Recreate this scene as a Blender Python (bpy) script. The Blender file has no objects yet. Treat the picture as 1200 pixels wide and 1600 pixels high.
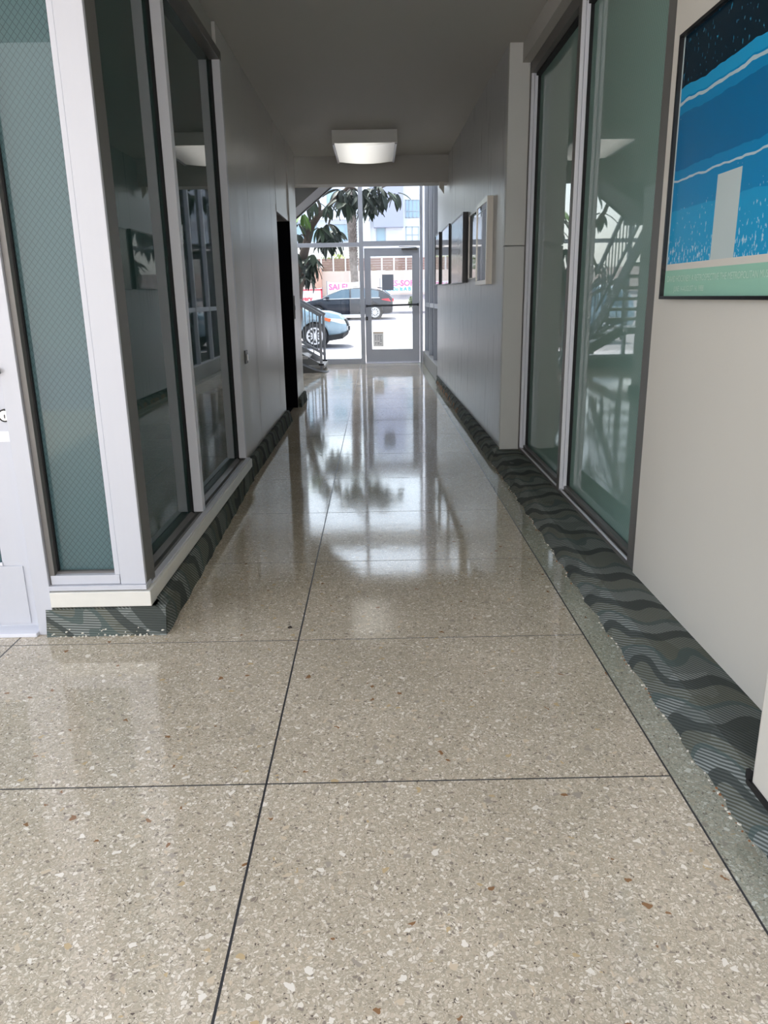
import bpy, bmesh, math, random
from mathutils import Vector, Matrix

random.seed(7)
S = bpy.context.scene
C = S.collection

# ------------------------------------------------------------------ camera
FPX = 1180.0                      # focal length in pixels of the 1200x1600 frame
EYE = Vector((0, 0, 1.25))
cd = bpy.data.cameras.new('camera'); cam = bpy.data.objects.new('camera', cd); C.objects.link(cam)
cd.sensor_fit = 'VERTICAL'; cd.sensor_height = 24.0; cd.sensor_width = 18.0
cd.lens = FPX / 1600 * 24.0
cd.clip_start = 0.05; cd.clip_end = 500
_f = Vector(((587 - 600) / FPX, (464 - 800) / FPX, 1)).normalized()
_r = math.radians(1.05)
_d = Vector((math.sin(_r), math.cos(_r), 0)); _d = (_d - _f * _d.dot(_f)).normalized()
_x = _d.cross(_f)
_A = Matrix((_x, _f, -_d))        # camera axes (right, down, forward) to world
cr, cu, cb = _A @ Vector((1, 0, 0)), _A @ Vector((0, -1, 0)), _A @ Vector((0, 0, -1))
M = Matrix((cr, cu, cb)).transposed().to_4x4(); M.translation = EYE
cam.matrix_world = M
S.camera = cam

# ------------------------------------------------------------------ sky, sun, exposure
S.view_settings.view_transform = 'Standard'; S.view_settings.look = 'None'
S.view_settings.gamma = 1.0; S.view_settings.use_curve_mapping = False
S.view_settings.exposure = 1.66
S.cycles.diffuse_bounces = 8; S.cycles.max_bounces = 14; S.cycles.transparent_max_bounces = 12
w = bpy.data.worlds.new('sky'); S.world = w; w.use_nodes = True
nt = w.node_tree; nt.nodes.clear()
out = nt.nodes.new('ShaderNodeOutputWorld'); bg = nt.nodes.new('ShaderNodeBackground')
sky = nt.nodes.new('ShaderNodeTexSky'); sky.sky_type = 'NISHITA'; sky.sun_disc = False
sky.sun_elevation = math.radians(58); sky.sun_rotation = math.radians(340)
sky.air_density = 1.0; sky.dust_density = 4.0; sky.ozone_density = 1.0
hz = nt.nodes.new('ShaderNodeMixRGB'); hz.blend_type = 'MIX'
hz.inputs[0].default_value = 0.45; hz.inputs[2].default_value = (5.35, 5.75, 6.35, 1)   # hazy white sky
nt.links.new(sky.outputs[0], hz.inputs[1])
bg.inputs[1].default_value = 0.20
nt.links.new(hz.outputs[0], bg.inputs[0]); nt.links.new(bg.outputs[0], out.inputs[0])
sl = bpy.data.lights.new('sun', 'SUN'); sl.energy = 3.0; sl.angle = math.radians(4.0); sl.color = (1.0, .95, .88)
so = bpy.data.objects.new('sun', sl); C.objects.link(so)
so.rotation_euler = (math.radians(-32), 0, math.radians(20))
so.location = (-6, 14, 20)

# ------------------------------------------------------------------ materials
def new_mat(name):
    m = bpy.data.materials.new(name); m.use_nodes = True
    n = m.node_tree.nodes; b = n['Principled BSDF']
    return m, m.node_tree, b
def lin(r, g, b):
    f = lambda c: (c / 255 / 12.92) if c / 255 <= .04045 else ((c / 255 + .055) / 1.055) ** 2.4
    return (f(r), f(g), f(b), 1)
def plain(name, col, rough=.5, metal=0, spec=.5, noise=0, nscale=(6, 6, 6), bump=0, rnoise=0):
    m, t, b = new_mat(name)
    b.inputs['Base Color'].default_value = col
    b.inputs['Roughness'].default_value = rough
    b.inputs['Metallic'].default_value = metal
    b.inputs['Specular IOR Level'].default_value = spec
    if noise or bump or rnoise:
        g = t.nodes.new('ShaderNodeNewGeometry')
        mp = t.nodes.new('ShaderNodeMapping'); mp.inputs['Scale'].default_value = nscale
        nz = t.nodes.new('ShaderNodeTexNoise'); nz.inputs['Scale'].default_value = 1; nz.inputs['Detail'].default_value = 5
        t.links.new(g.outputs['Position'], mp.inputs[0]); t.links.new(mp.outputs[0], nz.inputs['Vector'])
        if noise:
            mx = t.nodes.new('ShaderNodeMixRGB')
            k1, k2 = 1 - noise, 1 + noise * .6
            mx.inputs[1].default_value = (col[0] * k1, col[1] * k1, col[2] * k1, 1)
            mx.inputs[2].default_value = (min(col[0] * k2, 1), min(col[1] * k2, 1), min(col[2] * k2, 1), 1)
            t.links.new(nz.outputs[0], mx.inputs[0]); t.links.new(mx.outputs[0], b.inputs['Base Color'])
        if rnoise:
            mr = t.nodes.new('ShaderNodeMapRange')
            mr.inputs[1].default_value = .3; mr.inputs[2].default_value = .7
            mr.inputs[3].default_value = max(rough - rnoise, .02); mr.inputs[4].default_value = rough + rnoise
            t.links.new(nz.outputs[0], mr.inputs[0]); t.links.new(mr.outputs[0], b.inputs['Roughness'])
        if bump:
            bp = t.nodes.new('ShaderNodeBump'); bp.inputs['Strength'].default_value = bump; bp.inputs['Distance'].default_value = .01
            t.links.new(nz.outputs[0], bp.inputs['Height']); t.links.new(bp.outputs[0], b.inputs['Normal'])
    return m
def nd(t, kind, **k):
    n = t.nodes.new(kind)
    for a, v in k.items(): setattr(n, a, v)
    return n
def math_n(t, op, a, b=None, c=None):
    n = t.nodes.new('ShaderNodeMath'); n.operation = op
    for i, v in enumerate((a, b, c)):
        if v is None: continue
        if isinstance(v, (int, float)): n.inputs[i].default_value = v
        else: t.links.new(v, n.inputs[i])
    return n.outputs[0]
def mix_c(t, fac, a, b):
    n = t.nodes.new('ShaderNodeMixRGB')
    for i, v in enumerate((fac, a, b)):
        if isinstance(v, (int, float)): n.inputs[i].default_value = v
        elif isinstance(v, tuple): n.inputs[i].default_value = v
        else: t.links.new(v, n.inputs[i])
    return n.outputs[0]
def ramp(t, fac, stops, interp='LINEAR'):
    n = t.nodes.new('ShaderNodeValToRGB'); r = n.color_ramp; r.interpolation = interp
    while len(r.elements) < len(stops): r.elements.new(.5)
    for e, (p, c) in zip(r.elements, stops): e.position = p; e.color = c
    t.links.new(fac, n.inputs[0]); return n.outputs[0]

def terrazzo(name, tint=(1, 1, 1), bed=(.41, .375, .305)):
    m, t, b = new_mat(name)
    g = nd(t, 'ShaderNodeNewGeometry')
    pos = g.outputs['Position']
    wob = nd(t, 'ShaderNodeTexNoise'); wob.inputs['Scale'].default_value = 40; wob.inputs['Detail'].default_value = 2
    t.links.new(pos, wob.inputs['Vector'])
    add = nd(t, 'ShaderNodeMixRGB', blend_type='LINEAR_LIGHT'); add.inputs[0].default_value = .012
    t.links.new(pos, add.inputs[1]); t.links.new(wob.outputs['Color'], add.inputs[2])
    def chips(scale, lo, hi, stops, thick):
        v = nd(t, 'ShaderNodeTexVoronoi'); v.inputs['Scale'].default_value = scale; v.inputs['Randomness'].default_value = 1
        t.links.new(add.outputs[0], v.inputs['Vector'])
        sep = nd(t, 'ShaderNodeSeparateColor'); t.links.new(v.outputs['Color'], sep.inputs[0])
        e = nd(t, 'ShaderNodeTexVoronoi', feature='DISTANCE_TO_EDGE'); e.inputs['Scale'].default_value = scale
        t.links.new(add.outputs[0], e.inputs['Vector'])
        col = ramp(t, sep.outputs[0], stops, 'CONSTANT')
        msk = math_n(t, 'MULTIPLY', math_n(t, 'LESS_THAN', sep.outputs[1], hi), math_n(t, 'GREATER_THAN', e.outputs[0], thick))
        return col, msk
    c3, m3 = chips(260, 0, .8, [(0, (.55, .51, .43, 1)), (.3, (.47, .43, .355, 1)), (.6, (.61, .58, .51, 1)), (.8, (.34, .31, .26, 1)), (.95, (.13, .11, .10, 1))], .10)
    c2, m2 = chips(125, 0, .55, [(0, (.55, .50, .42, 1)), (.3, (.64, .61, .55, 1)), (.55, (.47, .42, .34, 1)), (.80, (.72, .70, .65, 1)), (.94, (.27, .24, .21, 1))], .10)
    c1, m1 = chips(56, 0, .10, [(0, (.58, .51, .40, 1)), (.35, (.76, .75, .71, 1)), (.62, (.50, .40, .25, 1)), (.74, (.36, .33, .29, 1)), (.94, (.26, .15, .08, 1))], .16)
    base = mix_c(t, m3, bed + (1,), c3)
    base = mix_c(t, m2, base, c2)
    base = mix_c(t, m1, base, c1)
    big = nd(t, 'ShaderNodeTexNoise'); big.inputs['Scale'].default_value = 2.3; big.inputs['Detail'].default_value = 3
    t.links.new(pos, big.inputs['Vector'])
    st = ramp(t, big.outputs[0], [(.3, (.86 * tint[0], .86 * tint[1], .85 * tint[2], 1)), (.7, (1.0 * tint[0], 1.0 * tint[1], 1.0 * tint[2], 1))])
    mu = nd(t, 'ShaderNodeMixRGB', blend_type='MULTIPLY'); mu.inputs[0].default_value = 1
    t.links.new(base, mu.inputs[1]); t.links.new(st, mu.inputs[2])
    t.links.new(mu.outputs[0], b.inputs['Base Color'])
    rr = nd(t, 'ShaderNodeMapRange'); rr.inputs[3].default_value = .05; rr.inputs[4].default_value = .10
    t.links.new(big.outputs[0], rr.inputs[0]); t.links.new(rr.outputs[0], b.inputs['Roughness'])
    un = nd(t, 'ShaderNodeTexNoise'); un.inputs['Scale'].default_value = 9; un.inputs['Detail'].default_value = 4
    t.links.new(pos, un.inputs['Vector'])
    bp = nd(t, 'ShaderNodeBump'); bp.inputs['Strength'].default_value = .03; bp.inputs['Distance'].default_value = .01
    t.links.new(un.outputs[0], bp.inputs['Height']); t.links.new(bp.outputs[0], b.inputs['Normal'])
    b.inputs['Specular IOR Level'].default_value = .75
    return m

def carpet(name):
    m, t, b = new_mat(name)
    g = nd(t, 'ShaderNodeNewGeometry'); pos = g.outputs['Position']
    wob = nd(t, 'ShaderNodeTexNoise'); wob.inputs['Scale'].default_value = 5; wob.inputs['Detail'].default_value = 0
    t.links.new(pos, wob.inputs['Vector'])
    add = nd(t, 'ShaderNodeMixRGB', blend_type='LINEAR_LIGHT'); add.inputs[0].default_value = .10
    t.links.new(pos, add.inputs[1]); t.links.new(wob.outputs['Color'], add.inputs[2])
    xz = nd(t, 'ShaderNodeSeparateXYZ'); t.links.new(pos, xz.inputs[0])
    xpz = math_n(t, 'ADD', xz.outputs[0], xz.outputs[2])
    ph = math_n(t, 'ADD', math_n(t, 'ADD', math_n(t, 'MULTIPLY', xz.outputs[1], 3.1), math_n(t, 'MULTIPLY', xpz, 3.0)), math_n(t, 'MULTIPLY', math_n(t, 'SINE', math_n(t, 'MULTIPLY', xpz, 26)), .22))
    ph = math_n(t, 'ADD', ph, math_n(t, 'MULTIPLY', wob.outputs[0], .85))
    fr_ = math_n(t, 'FRACT', ph)
    v = nd(t, 'ShaderNodeTexVoronoi'); v.inputs['Scale'].default_value = 6
    t.links.new(add.outputs[0], v.inputs['Vector'])
    sp = nd(t, 'ShaderNodeSeparateColor'); t.links.new(v.outputs['Color'], sp.inputs[0])
    patch = ramp(t, fr_, [(0, (.058, .066, .060, 1)), (.26, (.090, .102, .092, 1)), (.60, (.080, .105, .096, 1)), (.70, (.098, .102, .078, 1))], 'CONSTANT')
    ribk = ramp(t, fr_, [(0, (.16, .16, .16, 1)), (.26, (1, 1, 1, 1)), (.60, (.25, .25, .25, 1)), (.70, (.6, .6, .6, 1))], 'CONSTANT')
    xyz = nd(t, 'ShaderNodeSeparateXYZ'); t.links.new(pos, xyz.inputs[0])
    q = math_n(t, 'ADD', math_n(t, 'ADD', math_n(t, 'MULTIPLY', xyz.outputs[0], 70), math_n(t, 'MULTIPLY', xyz.outputs[2], 74)),
               math_n(t, 'MULTIPLY', xyz.outputs[1], 46))
    q2 = math_n(t, 'ADD', math_n(t, 'MULTIPLY', xyz.outputs[2], 105), math_n(t, 'MULTIPLY', xyz.outputs[0], 5))
    nrm = nd(t, 'ShaderNodeSeparateXYZ'); t.links.new(g.outputs['Normal'], nrm.inputs[0])
    front = math_n(t, 'GREATER_THAN', math_n(t, 'ABSOLUTE', nrm.outputs[1]), .7)
    qq = math_n(t, 'ADD', math_n(t, 'MULTIPLY', q, math_n(t, 'SUBTRACT', 1, front)), math_n(t, 'MULTIPLY', q2, front))
    rib = math_n(t, 'PINGPONG', qq, .5)
    ribm = math_n(t, 'MULTIPLY', math_n(t, 'LESS_THAN', rib, .24), ribk)
    col = mix_c(t, ribm, patch, (.26, .28, .265, 1))
    fac2 = math_n(t, 'LESS_THAN', sp.outputs[2], .35)
    col = mix_c(t, math_n(t, 'MULTIPLY', fac2, .45), col, patch)
    t.links.new(col, b.inputs['Base Color'])
    b.inputs['Roughness'].default_value = .95; b.inputs['Specular IOR Level'].default_value = .1
    bp = nd(t, 'ShaderNodeBump'); bp.inputs['Strength'].default_value = .5; bp.inputs['Distance'].default_value = .004
    t.links.new(rib, bp.inputs['Height']); t.links.new(bp.outputs[0], b.inputs['Normal'])
    return m

def glass_panel(name, col, axis=None, wire=.35, pitch=58, spec=.5, rough=.015):
    """obscure glazing: a glossy sheet in front of a coloured film; axis gives the plane of the embedded wire net"""
    m, t, b = new_mat(name)
    b.inputs['Base Color'].default_value = col
    b.inputs['Roughness'].default_value = rough; b.inputs['Specular IOR Level'].default_value = spec
    if axis:
        g = nd(t, 'ShaderNodeNewGeometry'); xyz = nd(t, 'ShaderNodeSeparateXYZ'); t.links.new(g.outputs['Position'], xyz.inputs[0])
        a = xyz.outputs['XYZ'.index(axis)]; z = xyz.outputs[2]
        z2 = math_n(t, 'MULTIPLY', z, .8)
        p1 = math_n(t, 'PINGPONG', math_n(t, 'MULTIPLY', math_n(t, 'ADD', a, z2), pitch), .5)
        p2 = math_n(t, 'PINGPONG', math_n(t, 'MULTIPLY', math_n(t, 'SUBTRACT', a, z2), pitch), .5)
        ln = math_n(t, 'LESS_THAN', math_n(t, 'MINIMUM', p1, p2), .06)
        t.links.new(mix_c(t, math_n(t, 'MULTIPLY', ln, wire), col, (.01, .02, .02, 1)), b.inputs['Base Color'])
    return m
def clear_glass(name, tint=(.93, .96, .96, 1)):
    m, t, b = new_mat(name); t.nodes.remove(b)
    o = t.nodes['Material Output']
    tr = nd(t, 'ShaderNodeBsdfTransparent'); tr.inputs[0].default_value = tint
    gl = nd(t, 'ShaderNodeBsdfGlossy'); gl.inputs['Roughness'].default_value = .01
    fr = nd(t, 'ShaderNodeFresnel'); fr.inputs[0].default_value = 1.45
    mx = nd(t, 'ShaderNodeMixShader')
    t.links.new(fr.outputs[0], mx.inputs[0]); t.links.new(tr.outputs[0], mx.inputs[1]); t.links.new(gl.outputs[0], mx.inputs[2])
    t.links.new(mx.outputs[0], o.inputs[0]); return m
def emit(name, col, st):
    m, t, b = new_mat(name)
    b.inputs['Base Color'].default_value = (.8, .8, .8, 1); b.inputs['Roughness'].default_value = .35
    b.inputs['Emission Color'].default_value = col; b.inputs['Emission Strength'].default_value = st
    return m

TERR = terrazzo('terrazzo', (1.27, 1.195, 1.11)); TERR_B = terrazzo('terrazzo_border', (.86, .89, .84), (.40, .40, .34))
CARPET = carpet('carpet_base')
DIV = plain('divider_zinc', (.06, .06, .065, 1), .4, .3)
WHITE = plain('cream_wall_paint', lin(213, 208, 197), .45, noise=.05, nscale=(1.5, 1.5, 1.5), bump=.02)
WALL_R = plain('satin_wall_paint', lin(188, 189, 190), .33, noise=.07, nscale=(30, 30, .9), rnoise=.07)
WALL_L = plain('satin_wall_panel', lin(212, 210, 207), .33, noise=.04, nscale=(4, 4, .5), rnoise=.04)
CEIL = plain('ceiling_paint', lin(190, 188, 183), .7, noise=.03, nscale=(1, 1, 1))
ALU = plain('anodised_aluminium', lin(226, 227, 234), .36, .0, noise=.05, nscale=(3, 3, .5))
ALU_W = plain('white_enamelled_frame', lin(200, 202, 209), .38, noise=.03, nscale=(40, 40, .8))
ALU_D = plain('bronze_and_shaded_frame', lin(116, 114, 111), .45, .3, noise=.05, nscale=(8, 8, 2))  # bronze frames, plus post and mullion sides with corridor shade in the colour
ALU_G = plain('grey_aluminium_frame', lin(184, 188, 196), .38, .05)
SILLM = plain('worn_sill_enamel', lin(226, 224, 216), .35, noise=.08, nscale=(9, 9, 30))
BLACK = plain('black_rubber', (.006, .006, .007, 1), .6)
DARKP = plain('navy_black', (.004, .004, .008, 1), .8, spec=.15)  # near-black for the doorway recess and the backing behind the panes
G_FRONT = glass_panel('wired_teal_glass', (.075, .135, .145, 1), 'X', .45, 46)
G_LEFT = glass_panel('dark_teal_glass', (.036, .074, .070, 1), None, spec=.42)
G_RIGHT = glass_panel('wired_green_glass', (.235, .365, .325, 1), 'Y', .22, 46)
CLEAR = clear_glass('clear_glass')
FROST = clear_glass('side_glass', (.75, .80, .86, 1))
CHROME = plain('chrome', (.75, .75, .75, 1), .15, 1)
def opal_glass(name, col):
    m, t, b = new_mat(name); t.nodes.remove(b)
    tl = nd(t, 'ShaderNodeBsdfTranslucent'); tl.inputs[0].default_value = col
    t.links.new(tl.outputs[0], t.nodes['Material Output'].inputs[0]); return m
OPAL = opal_glass('added_opal_glazing', (.85, .87, .9, 1))
FR_BLACK = plain('black_picture_frame', (.012, .012, .013, 1), .3)
FR_SILV = plain('silver_picture_frame', lin(190, 186, 176), .3, .6)
def paper(name, col):
    m, t, b = new_mat(name); b.inputs['Base Color'].default_value = col; b.inputs['Roughness'].default_value = .8
    tl = nd(t, 'ShaderNodeBsdfTranslucent'); tl.inputs[0].default_value = col; mx = nd(t, 'ShaderNodeMixShader'); mx.inputs[0].default_value = .75
    t.links.new(b.outputs[0], mx.inputs[1]); t.links.new(tl.outputs[0], mx.inputs[2]); t.links.new(mx.outputs[0], t.nodes['Material Output'].inputs[0]); return m

# ------------------------------------------------------------------ mesh helpers
class MB:
    def __init__(s): s.bm = bmesh.new()
    def box(s, x0, x1, y0, y1, z0, z1, bev=0):
        b2 = bmesh.new()
        v = [b2.verts.new(p) for p in ((x0, y0, z0), (x1, y0, z0), (x1, y1, z0), (x0, y1, z0), (x0, y0, z1), (x1, y0, z1), (x1, y1, z1), (x0, y1, z1))]
        for f in ((0, 3, 2, 1), (4, 5, 6, 7), (0, 1, 5, 4), (1, 2, 6, 5), (2, 3, 7, 6), (3, 0, 4, 7)):
            b2.faces.new([v[i] for i in f])
        if bev: bmesh.ops.bevel(b2, geom=b2.edges[:], offset=bev, segments=2, profile=.5, affect='EDGES')
        s._join(b2); return s
    def _join(s, b2):
        me = bpy.data.meshes.new('t'); b2.to_mesh(me); b2.free(); s.bm.from_mesh(me); bpy.data.meshes.remove(me)
    def prism(s, pts, z0, z1, bev=0):
        """vertical prism over a footprint given anticlockwise"""
        b2 = bmesh.new()
        lo = [b2.verts.new((x, y, z0)) for x, y in pts]; hi = [b2.verts.new((x, y, z1)) for x, y in pts]
        n = len(pts)
        b2.faces.new(lo[::-1]); b2.faces.new(hi)
        for i in range(n): b2.faces.new((lo[i], lo[(i + 1) % n], hi[(i + 1) % n], hi[i]))
        if bev: bmesh.ops.bevel(b2, geom=b2.edges[:], offset=bev, segments=2, profile=.5, affect='EDGES')
        bmesh.ops.recalc_face_normals(b2, faces=b2.faces[:])
        s._join(b2); return s
    def loft(s, rings, caps=True, close=True):
        b2 = bmesh.new(); R = [[b2.verts.new(p) for p in r] for r in rings]; n = len(R[0])
        for a, b in zip(R, R[1:]):
            for i in range(n if close else n - 1):
                j = (i + 1) % n
                try: b2.faces.new((a[i], a[j], b[j], b[i]))
                except ValueError: pass
        if caps:
            b2.faces.new(R[0][::-1]); b2.faces.new(R[-1])
        bmesh.ops.remove_doubles(b2, verts=b2.verts[:], dist=1e-5)
        bmesh.ops.recalc_face_normals(b2, faces=b2.faces[:])
        s._join(b2); return s
    def tube(s, pts, r, seg=8, caps=True):
        pts = [Vector(p) for p in pts]; rings = []
        rr = r if isinstance(r, (list, tuple)) else [r] * len(pts)
        up = None
        for i, p in enumerate(pts):
            d = ((pts[min(i + 1, len(pts) - 1)] - pts[max(i - 1, 0)])).normalized()
            if up is None: up = Vector((0, 0, 1)) if abs(d.z) < .9 else Vector((0, 1, 0))
            a = d.cross(up).normalized(); b = a.cross(d).normalized(); up = b
            rings.append([p + (a * math.cos(k * 2 * math.pi / seg) + b * math.sin(k * 2 * math.pi / seg)) * rr[i] for k in range(seg)])
        return s.loft(rings, caps)
    def bar(s, p, q, wa, wb, side=(0, 1, 0)):
        """square bar from p to q; wa across, wb along the side vector"""
        p, q = Vector(p), Vector(q); d = (q - p).normalized(); b = Vector(side); a = d.cross(b).normalized(); b = a.cross(d).normalized()
        return s.loft([[c + a * wa / 2 * i + b * wb / 2 * j for i, j in ((-1, -1), (1, -1), (1, 1), (-1, 1))] for c in (p, q)])
    def cyl(s, c, axis, r, length, seg=16, r2=None):
        c = Vector(c); ax = Vector(axis).normalized()
        return s.tube([c - ax * length / 2, c + ax * length / 2], [r, r if r2 is None else r2], seg)
    def smooth(s):
        for f in s.bm.faces: f.smooth = True
        return s
def obj(name, mb, mat, parent=None, smooth=False):
    if smooth: mb.smooth()
    me = bpy.data.meshes.new(name); mb.bm.to_mesh(me); mb.bm.free()
    o = bpy.data.objects.new(name, me); C.objects.link(o)
    if mat: me.materials.append(mat)
    if parent:
        o.parent = parent
        base = parent.location.copy(); p = parent.parent
        while p: base += p.location; p = p.parent
        if base.length: me.transform(Matrix.Translation(-base))
    return o
def B(name, mat, parent, *a, **k): return obj(name, MB().box(*a, **k), mat, parent)
def tag(o, label, cat, group=None):
    o['label'] = label; o['category'] = cat
    if group: o['group'] = group
    return o
def thing(name, label, cat, loc=(0, 0, 0), group=None):
    o = bpy.data.objects.new(name, None); C.objects.link(o); o.location = loc; o.empty_display_size = .1
    return tag(o, label, cat, group)
def struct(name, mb, mat, label=None):
    o = obj(name, mb, mat); o['kind'] = 'structure'
    if label: o['label'] = label
    return o
def sgroup(name, loc=(0, 0, 0), label=None):
    o = bpy.data.objects.new(name, None); C.objects.link(o); o.location = loc; o['kind'] = 'structure'
    if label: o['label'] = label
    return o
def text(name, s, size, mat, parent, origin, ux, uy, align='LEFT', squeeze=1.0, bold=0):
    cu = bpy.data.curves.new(name, 'FONT'); cu.body = s; cu.size = size; cu.align_x = align; cu.offset = bold
    cu.resolution_u = 3
    tmp = bpy.data.objects.new(name, cu); C.objects.link(tmp)
    dg = bpy.context.evaluated_depsgraph_get()
    me = bpy.data.meshes.new_from_object(tmp.evaluated_get(dg)); bpy.data.objects.remove(tmp)
    ux, uy = Vector(ux), Vector(uy); n = ux.cross(uy)
    me.transform(Matrix.Diagonal((squeeze, 1, 1, 1)))
    m = Matrix((ux, uy, n)).transposed().to_4x4(); m.translation = Vector(origin); me.transform(m)
    me.materials.clear(); me.materials.append(mat)
    o = bpy.data.objects.new(name, me); C.objects.link(o)
    if parent:
        o.parent = parent; base = parent.location.copy(); p = parent.parent
        while p: base += p.location; p = p.parent
        me.transform(Matrix.Translation(-base))
    return o

# ------------------------------------------------------------------ floor
CEILZ = 2.9
floor = struct('floor', MB().box(-5.0, 1.5, -3.5, 15.05, -.12, -.012), DIV, 'polished beige terrazzo floor with dark divider strips')
xe = [-5.0, -4.66, -3.575, -2.489, -1.403, -.317, .769]
ye = [1.75 + .882 * k for k in range(-6, 16)] + [15.05]
J = .003
for i in range(len(xe) - 1):
    for j in range(len(ye) - 1):
        if xe[i + 1] < -1.3 and 2.9 < ye[j] < 9.5: continue           # rooms behind the left wall
        x0, x1 = xe[i] + J, xe[i + 1] - J; y0, y1 = ye[j] + J, ye[j + 1] - J
        B('terrazzo_slab', TERR, floor, x0, x1, y0, y1, -.03, 0)
for x in xe[1:]: B('divider_strip', DIV, floor, x - J, x + J, -3.5 if x > -1.3 else -3.5, 15.05 if x > -1.3 else 2.69, -.03, -.0006)
for y in ye[:-1]:
    if y > -3.5: B('divider_strip', DIV, floor, -5.0 if y < 2.7 or y > 9.75 else -1.0, .769 - J, y - J, y + J, -.03, -.0007)
B('terrazzo_border', TERR_B, floor, .769 + J, 1.2, -3.5, 15.05, -.03, 0)

# ------------------------------------------------------------------ ceiling, beam, shell
struct('ceiling', MB().box(-3.4, 1.06, -.1, 10.0, CEILZ, CEILZ + .25), CEIL)
struct('trim_1', MB().box(1.035, 1.6, -.1, 5.86, 2.775, CEILZ + .25), CEIL)                      # soffit above the right glazing
bm_ = MB().box(-1.0, .96, 10.0, 10.25, 2.61, CEILZ + .25)
bm_.box(-1.0, .96, 9.985, 10.265, 2.585, 2.61)
struct('trim_2', bm_, CEIL)                                                                     # beam before the lobby
lc = MB().box(-4.8, 1.3, 9.75, 11.2, 5.6, 5.8); lc.box(-4.8, 1.3, 14.4, 15.2, 5.6, 5.8); lc.box(-4.8, -3.4, 11.2, 14.4, 5.6, 5.8); lc.box(.6, 1.3, 11.2, 14.4, 5.6, 5.8)
struct('ceiling.001', lc, CEIL)
struct('added_canopy', MB().box(-5, 4, 15.12, 16.0, 3.7, 3.85), CEIL)                                   # unseen canopy added to keep the sun out of the lobby
sk = sgroup('window_added', (-1.4, 12.8, 5.7))                                                        # unseen roof light added to brighten the lobby
for k in range(4):
    B('added_roof_pane', OPAL, sk, -3.4 + k + .03, -2.4 + k - .03, 11.2, 14.4, 5.70, 5.706); B('added_roof_bar', ALU_G, sk, -3.4 + k - .03, -3.4 + k + .03, 11.2, 14.4, 5.66, 5.74)
struct('wall_back', MB().box(-4.8, 1.3, 10.0, 10.2, CEILZ + .25, 5.6), CEIL)
# right wall with pictures: slightly skewed footprint
def xr(y): return .945 + (.905 - .945) * (y - 5.85) / 5.65
struct('wall_right', MB().prism([(xr(5.86), 5.86), (1.35, 5.86), (1.35, 11.5), (xr(11.5), 11.5)], 0, CEILZ), WALL_R)
struct('wall_right.001', MB().prism([(xr(11.5), 10.25), (1.35, 10.25), (1.35, 11.5), (xr(11.5), 11.5)], CEILZ, 5.6), WALL_R)
# pillar end of the right wall, two sections with a reveal
PW = plain('pillar_paint', lin(206, 207, 202), .45, noise=.04, nscale=(2, 2, 2))
struct('wall_right.002', MB().box(.944, 1.09, 5.80, 5.86, .09, 1.588, bev=.003), PW)
struct('wall_right.003', MB().box(.944, 1.09, 5.80, 5.86, 1.594, CEILZ - .001, bev=.003), PW)
struct('wall_right.004', MB().prism([(1.088, -3.0), (1.5, -3.0), (1.5, 3.06), (1.088, 3.06)], .0, 2.774, bev=.004), WHITE)
struct('wall_right.005', MB().box(.893, 1.088, -.6, 1.585, .09, 2.774, bev=.012), WHITE)
sk_ = MB().box(.886, .8925, -.6, 1.586, .0885, .104); sk_.box(.886, 1.075, 1.586, 1.592, .0885, .122); sk_.box(.884, .894, 1.582, 1.594, .104, .128)
struct('trim_5', sk_, BLACK)
# left wall: panels between glazing and dark doorway
wl = struct('wall_left', MB().box(-1.25, -.985, 5.31, 7.96, 0, CEILZ), DIV)
for y0, y1 in ((5.31, 6.2), (6.2, 7.54), (7.54, 7.96)):
    B('wall_panel', WALL_L, wl, -.986, -.962, y0 + .002, y1 - .002, .0, CEILZ, bev=.002)
B('wall_panel', WALL_L, wl, -1.25, -.9605, 7.97, 9.0, 2.14, CEILZ)
struct('wall_left.001', MB().box(-1.6, -.942, 9.0, 9.75, 0, CEILZ), WALL_L)
struct('trim_3', MB().box(-.99, -.956, 7.93, 9.0, 2.075, 2.139, bev=.003), WALL_L)                # header over the doorway
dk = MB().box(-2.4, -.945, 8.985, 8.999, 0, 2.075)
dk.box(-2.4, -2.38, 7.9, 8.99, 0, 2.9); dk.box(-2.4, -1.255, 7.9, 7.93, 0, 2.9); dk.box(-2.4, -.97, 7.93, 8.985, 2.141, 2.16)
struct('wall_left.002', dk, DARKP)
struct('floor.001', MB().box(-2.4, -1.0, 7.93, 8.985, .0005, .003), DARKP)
# lobby and near-court walls
struct('wall_left.003', MB().box(-4.9, -4.7, 9.75, 15.2, 0, 5.6), WHITE)
struct('wall_left.004', MB().box(-4.7, -1.6, 9.6, 9.75, 0, 5.6), WHITE)
struct('wall_left.005', MB().box(-5.2, -2.42, 2.78, 2.95, 0, CEILZ), WHITE)

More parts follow.
